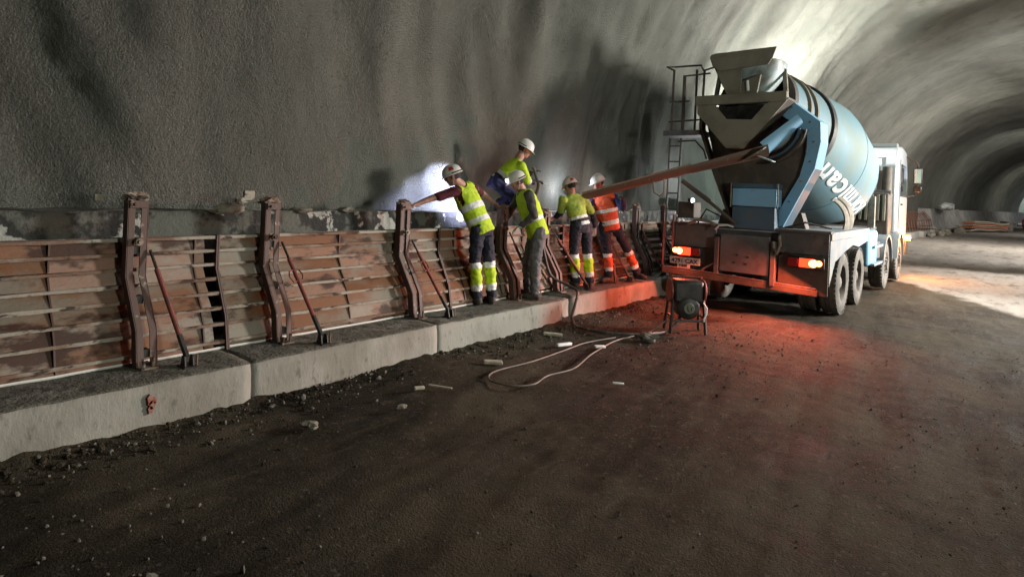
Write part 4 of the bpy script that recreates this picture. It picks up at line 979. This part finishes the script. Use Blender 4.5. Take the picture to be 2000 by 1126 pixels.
def g1():
    e = abs(random.gauss(0, .22)); y = random.uniform(.6, 12); return (-4.56 + e, y, .05 * max(0, 1 - e / .4), random.uniform(.004, .016) * (1 if random.random() < .93 else 2.0))
def g2():
    y = random.uniform(.2, 10); return (random.uniform(-4.5, 3), y, -.012, random.uniform(.003, .009) * (1.0 if random.random() < .96 else 2.0))
def g3():
    return (random.gauss(-3.3, .9), random.gauss(7.6, .9), -.008, random.uniform(.005, .016))
stones('kerb_rubble', 2200, g1, [M['dirt'], M['stone']])
def g4(): return (random.uniform(-3.8, -2.3), random.uniform(.35, 1.7), -.01, random.uniform(.005, .02))
stones('pale_gravel', 80, g4, [M['stone'], M['stone']])
stones('gravel', 3600, g2, [M['dirt'], M['stone']])
stones('mortar_crumbs', 450, g3, [M['dirt'], M['stone']])

# ---------------------------------------------------------------- far end: rebar, side barriers, pile, cars
rc = root('rebar_cage', 'row of rust-red starter bars standing on the kerb beyond the cab', 'rebar row', (-4.2, 40, .36))
for k in range(34):
    y = 26 + k * .95; x = -4.95 + cx_of(y) - .5; mb = MB(); mb.tube([(x, y, .3), (x - .12, y, 1.0), (x - .55, y + .05, 1.55)], .022, 5); mb.obj('bar', M['rebar'], rc)
for k, z in enumerate((.6, .95, 1.35)):
    mb = MB(); mb.tube([(-4.99 - .12 * k * k + cx_of(26 + i * 2) - .5, 26 + i * 2, z) for i in range(17)], .02, 5); mb.obj('bar', M['rebar'], rc)
def far_wall(y0, y1, h, label, off=0):
    r_ = None; mb = MB(); n = 6
    pr = [(-5.9, .3), (-4.62, .3), (-4.95, .55), (-5.15, h - .1), (-5.2, h), (-5.9, h)]
    for i in range(n):
        ya = y0 + (y1 - y0) * i / n; yb = y0 + (y1 - y0) * (i + 1) / n; ca, cb = cx_of(ya) - .5 + off, cx_of(yb) - .5 + off
        vs = [(p[0] + ca, ya, p[1]) for p in pr] + [(p[0] + cb, yb, p[1]) for p in pr]; k = len(pr)
        mb.add(vs, [(a, (a + 1) % k, (a + 1) % k + k, a + k) for a in range(k)] + ([list(range(k))] if i == 0 else []) + ([list(range(2 * k - 1, k - 1, -1))] if i == n - 1 else []))
    return tag(mb.obj('side_barrier', M['barrier'], smooth=20), label, 'concrete side wall', 'finished concrete side walls')
far_wall(52, 66, 1.75, 'pale finished concrete side wall right after the rebar row'); far_wall(66.05, 109, 1.7, 'long pale concrete side wall running to the portal', .25)
# white sheet over the wall
thing_lump('plastic_sheet', (-3.3, 55.5, 1.95), (.5, 2.4, .32), M['letter'], 'crumpled white sheet lying on top of the far concrete side wall', 'plastic sheet', 9, sub=3)
# sand bags / net pile
bp = root('mesh_pile', 'orange and cream stack of folded plastic mesh at the roadside beyond the cab', 'mesh pile', (-1.4, 64, 0))
for k in range(5):
    mb = MB(); z = .1 + k * .17; n = 14; vs = []
    for i in range(n + 1):
        t = i / n; x = -2.35 + 2.2 * t; y = 61.5 + 5.2 * t; w = .05 * sin(t * 9 + k) + .1 * sin(t * 3.1 + k * .5)
        for (dx, dz) in ((-.4, -.06), (.4, -.06), (.45, .0), (.4, .06), (-.4, .06)): vs.append((x + dx * .9 + k * .05, y - dx * .6, z + dz + w))
    fs = [(i * 5 + a, i * 5 + (a + 1) % 5, i * 5 + 5 + (a + 1) % 5, i * 5 + 5 + a) for i in range(n) for a in range(5)] + [(0, 1, 2, 3, 4), tuple(range(n * 5 + 4, n * 5 - 1, -1))]
    mb.add(vs, fs); mb.obj('folded_layer', M['orangenet'] if k % 2 else M['pale_junk'], bp)
mb = MB(); mb.box((.25, 68.4, .45), (.5, 1.4, .9), R(20)); tag(mb.obj('dark_crate', M['tyre'], None, .05), 'dark upright crate at the right end of the orange mesh pile', 'crate')
for i, (x, y, s) in enumerate(((-3.0, 52, .3), (-3.2, 49, .22), (-3.5, 46.5, .2), (-2.6, 58, .35))):
    thing_lump('rubble_heap', (x, y, .12), (s * 1.2, s * 2, s), M['mortar'], ['low rubble heap at the far kerb, nearest the mesh pile but one', 'middle rubble heap by the far kerb', 'small rubble heap by the far kerb nearest the cab', 'widest brown rubble heap just left of the orange mesh pile'][i], 'rubble heap', i)
# red car near the portal, mostly beyond the right edge
def car(x, y, rz, paint, label):
    r_ = root('parked_car', label, 'car', (x, y, 0)); mx = Matrix.Translation((x, y, 0)) @ Matrix.Rotation(rz, 4, 'Z')
    def ad(fn, name, m_, bev=.03):
        mb = MB(); fn(mb); mb.v = [tuple(mx @ V(p)) for p in mb.v]; return mb.obj(name, m_, r_, bev)
    ad(lambda mb: mb.prism([(-2.2, .35), (-2.2, .85), (-1.95, 1.0), (1.2, 1.0), (2.1, .85), (2.2, .35)], -.88, .88, axis='X'), 'body', paint, .06)
    ad(lambda mb: mb.prism([(-1.95, .99), (-1.5, 1.5), (.4, 1.5), (1.15, .99)], -.78, .78, axis='X'), 'roof', paint, .08)
    ad(lambda mb: mb.prism([(-1.99, 1.02), (-1.6, 1.44), (-1.57, 1.44), (-1.96, 1.02)], -.68, .68, axis='X'), 'rear_window', M['glass'], 0)
    for sx in (-1, 1):
        ad(lambda mb: mb.box((sx * .68, -2.2, .78), (.3, .04, .16)), 'tail_light', M['lens_off'], .01)
        for yy in (-1.4, 1.4): ad(lambda mb: mb.lathe((sx * .90, yy, .32), (-sx, 0, 0), [(0, .001), (.0, .2), (.03, .32), (.2, .32), (.2, .001)], 20), 'wheel', M['tyre'], 0)
car(2.75, 88, R(-8), mat('red_car_paint', (.35, .02, .03), .35, coat=.5), 'dark red car parked near the portal at the right edge of the photo')

# ---------------------------------------------------------------- people
def capsule(mb, a, b, ra, rb, n=12):
    a, b = V(a), V(b); d = (b - a); L_ = d.length; u = d.normalized() if L_ > 1e-6 else V((0, 0, 1))
    pts = []; rad = []
    for k in range(5): t = pi / 2 * k / 4; pts.append(a - u * ra * cos(t)); rad.append(max(ra * sin(t), .0005))
    for k in range(1, 6): t = k / 5; pts.append(a.lerp(b, t * .999 + .0005)); rad.append(ra + (rb - ra) * t)
    for k in range(1, 5): t = pi / 2 * k / 4; pts.append(b + u * rb * sin(t)); rad.append(max(rb * cos(t), .0005))
    mb.tube(pts, rad, n)
def oval_loft(mb, secs, side, n=20):
    # secs: centre, half width, half depth, front vector
    rings = []
    for (c_, w, d, fr) in secs:
        rings.append([V(c_) + side * w * cos(2 * pi * k / n) + fr * d * sin(2 * pi * k / n) for k in range(n)])
    vs = [v for r_ in rings for v in r_]
    fs = [(i * n + k, i * n + (k + 1) % n, (i + 1) * n + (k + 1) % n, (i + 1) * n + k) for i in range(len(rings) - 1) for k in range(n)]
    fs += [list(range(n - 1, -1, -1)), list(range((len(rings) - 1) * n, len(rings) * n))]
    mb.add(vs, fs)
def remesh(mb, name, voxel, wrinkle=0, seed=0, smooth_it=6):
    me = mb.mesh('tmp', [], 0); ob = bpy.data.objects.new('tmp', me); COL.objects.link(ob)
    rm = ob.modifiers.new('r', 'REMESH'); rm.mode = 'VOXEL'; rm.voxel_size = voxel; rm.use_smooth_shade = True
    if smooth_it: sm = ob.modifiers.new('s', 'SMOOTH'); sm.factor = .5; sm.iterations = smooth_it
    dg = bpy.context.evaluated_depsgraph_get(); dg.update()
    out_ = bpy.data.meshes.new_from_object(ob.evaluated_get(dg)); out_.name = name; bpy.data.objects.remove(ob)
    if wrinkle:
        q = V((seed, seed * .3, 0))
        for v in out_.vertices:
            p = v.co; v.co = p + v.normal * wrinkle * (noise.noise(V((p.x * 9, p.y * 9, p.z * 14)) + q) + .6 * noise.noise(V((p.x * 22, p.y * 22, p.z * 30)) + q))
    out_.polygons.foreach_set('use_smooth', [True] * len(out_.polygons))
    return out_
def paint(me, mats, fn):
    for m_ in mats: me.materials.append(m_)
    idx = [fn(p.center) for p in me.polygons]; me.polygons.foreach_set('material_index', idx)
def seg_t(p, a, b):
    d = b - a; t = (p - a).dot(d) / d.length_squared; tc = min(1, max(0, t)); return t, (p - (a + d * tc)).length
def hand(mb, wr, tip, back, curl=.5, s=1.0, r_=1.0):
    wr, tip = V(wr), V(tip); u = (tip - wr).normalized(); sd = u.cross(back).normalized(); bk = sd.cross(u)
    pc = wr + u * .05 * s
    oval_loft(mb, [(wr - u * .01, .026, .02, bk), (wr + u * .025, .034, .018, bk), (wr + u * .06, .04, .017, bk), (wr + u * .088, .04, .014, bk)], sd, 12)
    for k, (o_, L_) in enumerate(((-.030, .068), (-.010, .078), (.011, .073), (.031, .058))):
        p0 = wr + u * .08 + sd * o_; d1 = (u - bk * curl * .5).normalized(); d2 = (u - bk * curl * 1.4).normalized(); d3 = (u * .6 - bk * curl * 2.2).normalized()
        p1 = p0 + d1 * L_ * .45; p2 = p1 + d2 * L_ * .33; p3 = p2 + d3 * L_ * .25
        capsule(mb, p0, p1, .0100 * r_, .0095 * r_, 8); capsule(mb, p1, p2, .0095 * r_, .009 * r_, 8); capsule(mb, p2, p3, .009 * r_, .0078 * r_, 8)
    p0 = wr + u * .03 - sd * .03; p1 = p0 - sd * .028 + u * .03 - bk * .008; p2 = p1 + u * .03 - bk * .012 - sd * .004
    capsule(mb, p0, p1, .013, .0115, 8); capsule(mb, p1, p2, .0115, .0095, 8)

def person(J, face, look, st):
    J = {k: V(v) for k, v in J.items()}
    hipm = (J['hipL'] + J['hipR']) / 2; shm = (J['shL'] + J['shR']) / 2
    face = V(face).normalized(); look = V(look).normalized()
    side = (J['shR'] - J['shL']).normalized(); side_h = (J['hipR'] - J['hipL']).normalized()
    spine = (shm - hipm).normalized()
    fr = spine.cross(side); fr = fr if fr.dot(face) > 0 else -fr; fr.normalize()
    fh = V((0, 0, 1)).cross(side_h); fh = fh if fh.dot(face) > 0 else -fh; fh.normalize()
    sd = fr.cross(spine).normalized(); sd = sd if sd.dot(side) > 0 else -sd
    sh = side_h
    # ---- body: one continuous figure (head, neck, trunk, arms, hands, legs)
    mb = MB(); hc = J['head']; up_h = (look.cross(look.cross(V((0, 0, -1))))).normalized()
    up_h = (V((0, 0, 1)) - look * look.z).normalized(); sr = look.cross(up_h).normalized()
    Mh = Matrix((sr, look, up_h)).transposed().to_4x4(); Mh.translation = hc
    k = st.get('hs', 1.0)
    def hd(c_, r_): mb.ell(c_, r_, 0, 10, Mh)
    hd((0, -.012, .025), (.076, .094, .088)); hd((0, .022, -.045), (.058, .066, .066)); hd((0, .045, -.085), (.035, .035, .026))
    hd((0, .092, -.018), (.014, .022, .024)); hd((0, .080, .004), (.011, .018, .030)); hd((0, .062, .022), (.052, .022, .012))
    hd((0, .077, -.056), (.026, .012, .010)); hd((.030, .055, -.02), (.024, .026, .022)); hd((-.030, .055, -.02), (.024, .026, .022))
    for s in (-1, 1): hd((s * .079, -.008, -.012), (.010, .020, .032))
    capsule(mb, hc - up_h * .05 - look * .02, J['neck'], .054, .062)
    oval_loft(mb, [(hipm, .13, .09, fr), (hipm.lerp(shm, .4), .12, .085, fr), (hipm.lerp(shm, .8), .14, .10, fr), (shm, .12, .07, fr), (J['neck'], .06, .055, fr)], sd)
    for s in 'LR':
        capsule(mb, J['sh' + s], J['el' + s], .05, .042); capsule(mb, J['el' + s], J['wr' + s], .042, .028)
        capsule(mb, J['hip' + s], J['kn' + s], .075, .052); capsule(mb, J['kn' + s], J['an' + s], .050, .036)
        if not st.get('gloves'): hand(mb, J['wr' + s], J['ha' + s], st.get('back' + s, V((0, 0, 1))), .6)
    me = remesh(mb, 'person', .0095, smooth_it=3)
    mi = Mh.inverted()
    def fsk(p):
        q = mi @ p
        if q.length < .14:
            if q.z > .02 and q.y < .055 or (q.y < -.02 and q.z > -.04): return 1
            for s in (-1, 1):
                if (q - V((s * .030, .083, .006))).length < .013: return 2
            if abs(q.z + .056) < .006 and q.y > .06 and abs(q.x) < .022: return 3
            if st.get('beard') and q.z < -.04 and q.y > -.02: return 1
        return 0
    paint(me, [M['skin'], M['hair'], M['eye'], mat('lips', (.28, .10, .08), .5)], fsk)
    P = bpy.data.objects.new('person', me); COL.objects.link(P); tag(P, st['label'], 'person', 'workers pouring the concrete')
    def child(name, me_): o = bpy.data.objects.new(name, me_); COL.objects.link(o); put(o, P); return o
    # ---- trousers
    mb = MB(); hw = .150; lo = hipm - V((0, 0, .06)); waist = hipm.lerp(shm, .22)
    oval_loft(mb, [(hipm - spine * .09, .12, .09, fh), (hipm - spine * .03, hw, .125, fh), (hipm + spine * .05, hw, .125, (fr + fh).normalized()), (waist, .145, .115, fr)], sh)
    for s in 'LR':
        capsule(mb, J['hip' + s], J['kn' + s], .098, .078); capsule(mb, J['kn' + s], J['an' + s] + (J['kn' + s] - J['an' + s]).normalized() * .03, .078, .068)
    me = remesh(mb, 'trousers', .012, .016, st['seed'])
    tm = st['trousers']; bands = st.get('bands', [])
    def ftr(p):
        best = (9, 0, '')
        for s in 'LR':
            t, d = seg_t(p, J['kn' + s], J['an' + s])
            if d < best[0]: best = (d, t, s)
        t = best[1]
        for (a, b, mi_) in bands:
            if a < t < b: return mi_
        return 0
    paint(me, tm, ftr); child('trousers', me)
    # ---- jacket or vest
    def torso(w, grow, lo_t):
        oval_loft(mb, [(hipm.lerp(shm, lo_t), .155 + grow, .125 + grow, fr), (hipm.lerp(shm, .3), .150 + grow, .122 + grow, fr), (hipm.lerp(shm, .65), .168 + grow, .128 + grow, fr),
                       (hipm.lerp(shm, .9), .180 + grow, .112 + grow, fr), (shm + spine * .03, .150 + grow, .085 + grow, fr), (J['neck'] * .8 + shm * .2, .072 + grow, .068 + grow, fr)], sd)
    mb = MB(); torso(0, 0, -.02 if not st.get('vest') else .05); sl = st['sleeve']
    for s in 'LR':
        e = J['el' + s]; w_ = J['wr' + s]
        capsule(mb, J['sh' + s], e, .070, .056)
        if sl == 'long': capsule(mb, e, w_.lerp(e, .08), .056, .044)
    if sl == 'short':
        mb = MB(); torso(0, 0, .05)
        for s in 'LR': capsule(mb, J['sh' + s], J['sh' + s].lerp(J['el' + s], .72), .070, .062)
    me = remesh(mb, 'jacket', .011, .013, st['seed'] + 5)
    jm, jf = st['jacket']
    def fj(p):
        t = (p - hipm).dot(shm - hipm) / (shm - hipm).length_squared
        arm = 0; ta = 0; best = 9
        for s in 'LR':
            t1, d1 = seg_t(p, J['sh' + s], J['el' + s]); t2, d2 = seg_t(p, J['el' + s], J['wr' + s])
            if d1 < best: best = d1; ta = max(0, t1)
            if d2 < best: best = d2; ta = 1 + max(0, min(1, t2))
        tt, dt = seg_t(p, hipm, shm)
        lat = abs((p - shm).dot(sd))
        arm = best < .085 and (ta > .3 or lat > .17)
        return jf(t, arm, ta)
    paint(me, jm, fj); child('jacket' if not st.get('vest') else 'shirt', me)
    if st.get('vest'):
        mb = MB(); torso(0, .014, -.12)
        for s in 'LR': capsule(mb, J['sh' + s] * .72 + shm * .28, J['sh' + s] * .85 + shm * .15, .080, .074)
        me = remesh(mb, 'vest', .011, .011, st['seed'] + 9)
        # cut the neck and arm ends away
        bm = bmesh.new(); bm.from_mesh(me)
        kill = []
        for f in bm.faces:
            p = f.calc_center_median()
            if (p - J['neck']).length < .075 or (p - (J['neck'] + face * .05)).length < .085: kill.append(f); continue
            for s in 'LR':
                t, d = seg_t(p, J['sh' + s], J['el' + s]); lat = abs((p - shm).dot(sd))
                if lat > .178 and (p - J['sh' + s]).length < .2: kill.append(f); break
            else:
                if st.get('open') and (p - hipm).dot(fr) > .05 and abs((p - hipm).dot(sd) - st['open']) < .012: kill.append(f)
        bmesh.ops.delete(bm, geom=kill, context='FACES'); bm.to_mesh(me); bm.free()
        vm_, vf = st['vest']
        def fv(p):
            t = (p - hipm).dot(shm - hipm) / (shm - hipm).length_squared
            return vf(t, (p - hipm).dot(sd), (p - hipm).dot(fr))
        paint(me, vm_, fv); o = child('vest', me); so = o.modifiers.new('thick', 'SOLIDIFY'); so.thickness = .006; so.offset = 1
    # ---- boots
    for s in 'LR':
        a = J['an' + s]; z0 = st['floor'][s]; td = V(st.get('toe' + s, face)); td.z = 0; td.normalize(); tz = st.get('toez' + s, 0)
        sdx = td.cross(V((0, 0, 1)))
        mb = MB(); base = V((a.x, a.y, z0))
        capsule(mb, a + V((0, 0, .06)), base + V((0, 0, .06)) - td * .01, .055, .052)
        capsule(mb, base + V((0, 0, .048)) - td * .035, base + V((0, 0, .045)) + td * .10, .046, .048); capsule(mb, base + V((0, 0, .04)) + td * .09, base + td * .165 + V((0, 0, .036)), .048, .036)
        me = remesh(mb, 'boot', .01, .002, 1)
        for v in me.vertices:
            if v.co.z < z0 + .012: v.co.z = z0 + .003
        paint(me, [M['boot']], lambda p: 0); child('boot', me)
        if st.get('gloves'):
            mb = MB(); w_ = J['wr' + s]; hand(mb, w_, J['ha' + s], st.get('back' + s, V((0, 0, 1))), .7, r_=1.12)
            u = (J['el' + s] - w_).normalized(); capsule(mb, w_ + u * .06, w_, .038, .034)
            me = remesh(mb, 'glove', .007, 0, 0, 2); paint(me, [st['gloves']], lambda p: 0); child('glove', me)
    # ---- helmet
    mb = MB(); prof = []
    for i in range(13):
        t = pi / 2 * i / 12; prof.append((.02 + .112 * sin(t), cos(t)))
    n = 32; vs = []
    for (z, c_) in prof:
        for q in range(n):
            a = 2 * pi * q / n; ridge = .006 * max(0, 1 - abs(math.sin(a)) * 0 - abs(cos(a)) * 6) if z > .05 else 0
            vs.append((.103 * c_ * cos(a), -.008 + .126 * c_ * sin(a), z + ridge + .006 * (1 if abs(cos(a)) < .12 and z > .06 else 0)))
    fs = [(i * n + q, i * n + (q + 1) % n, (i + 1) * n + (q + 1) % n, (i + 1) * n + q) for i in range(12) for q in range(n)]
    # brim and peak
    o_ = len(vs)
    for q in range(n):
        a = 2 * pi * q / n; pk = .035 * max(0, sin(a)) ** 2 + .012
        vs.append(((.103 + .010) * cos(a), -.008 + (.126 + pk) * sin(a), .012 - .010 * max(0, sin(a))))
    for q in range(n):
        a = 2 * pi * q / n
        vs.append((.100 * cos(a), -.008 + .122 * sin(a), .004))
    fs += [(o_ + q, o_ + (q + 1) % n, (q + 1) % n, q) for q in range(n)] + [(o_ + n + q, o_ + n + (q + 1) % n, o_ + (q + 1) % n, o_ + q) for q in range(n)]
    hh = st.get('hz', .012)
    Mh2 = Mh @ Matrix.Translation((0, 0, hh)) @ Matrix.Rotation(R(st.get('htilt', -6)), 4, 'X')
    mb.add(vs, fs, 0, Mh2)
    me = mb.mesh('helmet', [M['helmet'], M['redmark'], M['black']], 60)
    if st.get('mark'):
        i2 = Mh2.inverted()
        mk = [V(c_) for c_ in st['mark']]
        for p in me.polygons:
            q = i2 @ p.center
            p.material_index = 1 if any((q - c_).length < .034 for c_ in mk) else (2 if st.get('band') and .018 < q.z < .034 and q.y < 0 else 0)
    H = child('helmet', me)
    if st.get('lamp'):
        mb = MB(); mb.lathe((0, .115, .055), (0, 1, .0), [(0, .001), (0, .026), (.022, .024), (.022, .001)], 14, 0, 0, 2 * pi, V((1, 0, 0)))
        mb.v = [tuple(Mh2 @ V(p)) for p in mb.v]; o = mb.obj('headlamp', M['lit_white'], P)
    if st.get('strap'):
        mb = MB(); mb.tube([Mh2 @ V(p) for p in ((.1, .0, .01), (.078, .02, -.07), (.03, .045, -.115), (-.03, .045, -.115), (-.078, .02, -.07), (-.1, 0, .01))], .004, 6); o = mb.obj('chin_strap', M['black'], P)
    return P

FL = .352
LIMEB = [(.10, .24, 1), (.24, .66, 2), (.66, .82, 1)]
trn = [M['navyf'], M['silver'], M['lime']]
person(dict(head=(-5.30, 5.44, 1.925), neck=(-5.27, 5.56, 1.835), shL=(-5.26, 5.47, 1.745), elL=(-5.40, 5.20, 1.652), wrL=(-5.47, 5.01, 1.57), haL=(-5.50, 4.92, 1.555),
            shR=(-5.36, 5.83, 1.81), elR=(-5.33, 6.06, 1.72), wrR=(-5.30, 6.22, 1.62), haR=(-5.31, 6.30, 1.60), hipL=(-5.05, 5.67, 1.29), hipR=(-5.10, 5.86, 1.30),
            knL=(-5.09, 5.68, .93), knR=(-5.05, 5.90, .93), anL=(-5.07, 5.74, .44), anR=(-5.0, 5.93, .44)),
       (-.9, -.45, 0), (-.72, -.62, -.32), dict(label='worker in lime vest and maroon sleeves, arm stretched left onto the formwork', seed=1, trousers=trn, bands=LIMEB,
        jacket=([M['maroon'], M['skin']], lambda t, arm, ta: 0), sleeve='short', vest=([M['lime'], M['silver']], lambda t, x, f: 1 if (.14 < t < .26 or .46 < t < .60) else 0),
        floor=dict(L=FL, R=FL), toeL=(-.9, .3, 0), toeR=(-.8, .6, 0), mark=[(.09, -.04, .09), (-.09, -.02, .09), (.085, .03, .06)], band=1, strap=1, backL=V((0, 0, 1))))
P2 = dict(head=(-5.345, 6.93, 2.375), neck=(-5.37, 6.84, 2.255), shL=(-5.53, 6.90, 2.18), elL=(-5.47, 7.07, 2.0), wrL=(-5.385, 7.15, 2.05), haL=(-5.34, 7.18, 2.08), shR=(-5.24, 6.73, 2.13), elR=(-5.20, 6.82, 1.94), wrR=(-5.18, 6.95, 1.92), haR=(-5.15, 7.0, 1.93),
          hipL=(-5.66, 6.69, 1.89), hipR=(-5.50, 6.54, 1.87), knL=(-5.54, 6.96, 1.78), knR=(-5.32, 6.69, 1.70), anL=(-5.70, 6.86, 1.56), anR=(-5.56, 6.66, 1.56))
person(P2, (.7, .7, 0), (.62, .6, -.35), dict(label='worker in lime and navy crouching on top of the formwork, highest of the five', seed=2, trousers=[M['bluef'], M['silver'], M['lime']], bands=[],
        jacket=([M['lime'], M['silver'], M['navyf']], lambda t, arm, ta: (2 if ta > 1.35 else 1 if 1.2 < ta < 1.35 else 0) if arm else (1 if .05 < t < .17 or .28 < t < .42 else 2 if t < .30 else 0)),
        sleeve='long', gloves=M['gloved'], floor=dict(L=1.49, R=1.49), band=1, mark=[(.2, .2, .2)], strap=1))
person(dict(head=(-5.06, 6.42, 1.905), neck=(-5.035, 6.505, 1.80), shL=(-4.855, 6.43, 1.73), elL=(-4.79, 6.47, 1.47), wrL=(-4.95, 6.40, 1.32), haL=(-5.03, 6.35, 1.27), shR=(-5.17, 6.65, 1.745), elR=(-5.28, 6.60, 1.52), wrR=(-5.30, 6.46, 1.38), haR=(-5.33, 6.40, 1.33),
            hipL=(-4.80, 6.60, 1.25), hipR=(-4.94, 6.73, 1.25), knL=(-4.80, 6.55, .86), knR=(-4.99, 6.63, .86), anL=(-4.81, 6.58, .44), anR=(-5.02, 6.72, .44)),
       (-.85, -.5, 0), (-.62, -.72, -.35), dict(label='worker in muddy grey jeans and lime vest over dark sleeves, face turned to the camera', seed=3, trousers=[M['jeans']], bands=[],
        jacket=([M['darkf']], lambda t, arm, ta: 0), sleeve='long', vest=([M['lime'], M['silver'], M['darkf']], lambda t, x, f: 1 if .3 < t < .4 else 0), gloves=M['glove'], floor=dict(L=FL, R=FL),
        toeL=(-.9, -.2, 0), toeR=(-.9, -.2, 0), mark=[(.2, .2, .2)], band=1, lamp=1, strap=1))
person(dict(head=(-5.17, 7.865, 1.885), neck=(-5.15, 7.875, 1.785), shL=(-5.19, 7.72, 1.675), elL=(-5.27, 7.79, 1.49), wrL=(-5.40, 7.86, 1.41), haL=(-5.48, 7.88, 1.39), shR=(-5.06, 8.08, 1.71), elR=(-4.96, 8.21, 1.49), wrR=(-4.98, 8.32, 1.27), haR=(-5.0, 8.34, 1.19),
            hipL=(-5.0, 7.82, 1.28), hipR=(-4.955, 8.03, 1.29), knL=(-5.03, 7.84, .92), knR=(-4.93, 8.05, .92), anL=(-5.0, 7.88, .44), anR=(-4.87, 8.07, .44)),
       (-.9, .3, 0), (-.92, .1, -.3), dict(label='worker with back turned in lime jacket with dark waist band, standing before the chute end', seed=4, trousers=trn, bands=LIMEB,
        jacket=([M['limej'], M['silver'], M['navyf']], lambda t, arm, ta: (2 if ta > 1.0 else 0) if arm else (1 if .02 < t < .14 or .26 < t < .36 else 2 if t < .30 else 0)),
        sleeve='long', gloves=M['glove'], floor=dict(L=FL, R=FL), toeL=(-.9, .3, 0), toeR=(-.8, .5, 0), mark=[(-.052, -.108, .062)]))
person(dict(head=(-5.18, 8.70, 1.965), neck=(-5.155, 8.745, 1.845), shR=(-5.27, 8.72, 1.72), elR=(-5.27, 8.55, 1.50), wrR=(-5.10, 8.38, 1.55), haR=(-5.03, 8.31, 1.60), shL=(-4.95, 8.87, 1.735), elL=(-4.76, 8.82, 1.58), wrL=(-4.69, 8.66, 1.72), haL=(-4.68, 8.57, 1.77),
            hipR=(-5.09, 8.80, 1.26), hipL=(-4.96, 8.93, 1.28), knR=(-5.03, 8.84, .88), knL=(-4.86, 9.17, .93), anR=(-4.99, 8.88, .44), anL=(-4.81, 9.50, .47)),
       (-.25, -.95, 0), (-.5, -.8, -.28), dict(label='worker in orange vest facing the camera and steadying the chute, legs apart', seed=5, trousers=[M['navyf'], M['silver'], M['orange']], bands=[(.12, .24, 1), (.24, .62, 2), (.62, .76, 1)],
        jacket=([M['bluef'], M['silver']], lambda t, arm, ta: 0), sleeve='long', vest=([M['orange'], M['silver'], M['navyf']], lambda t, x, f: 1 if (.06 < t < .22) else (1 if .5 < t < .62 else 0)), open=.0, gloves=M['gloved'],
        floor=dict(L=.38, R=FL), toeR=(-.2, -.95, 0), toeL=(.75, -.1, 0), mark=[(.2, .2, .2)], beard=0))
# trowel held by the first worker, hose nozzle held by the crouching one
mb = MB(); mb.box((-5.50, 4.84, 1.515), (.06, .20, .02), Matrix.Rotation(R(20), 4, 'X')); mb.tube([(-5.49, 4.93, 1.55), (-5.50, 4.88, 1.525)], .012, 6)
tag(mb.obj('float_trowel', M['darksteel']), 'dark trowel in the outstretched hand over the third post', 'trowel')
mb = MB(); mb.tube(smooth_path([(-5.20, 6.95, 2.13), (-5.17, 7.0, 1.98), (-5.15, 7.02, 1.85), (-5.22, 7.0, 1.65), (-5.4, 7.05, 1.45)]), .022, 8)
tag(mb.obj('vibrator_hose', CABLE), 'dark vibrator hose held upright by the crouching worker', 'hose')
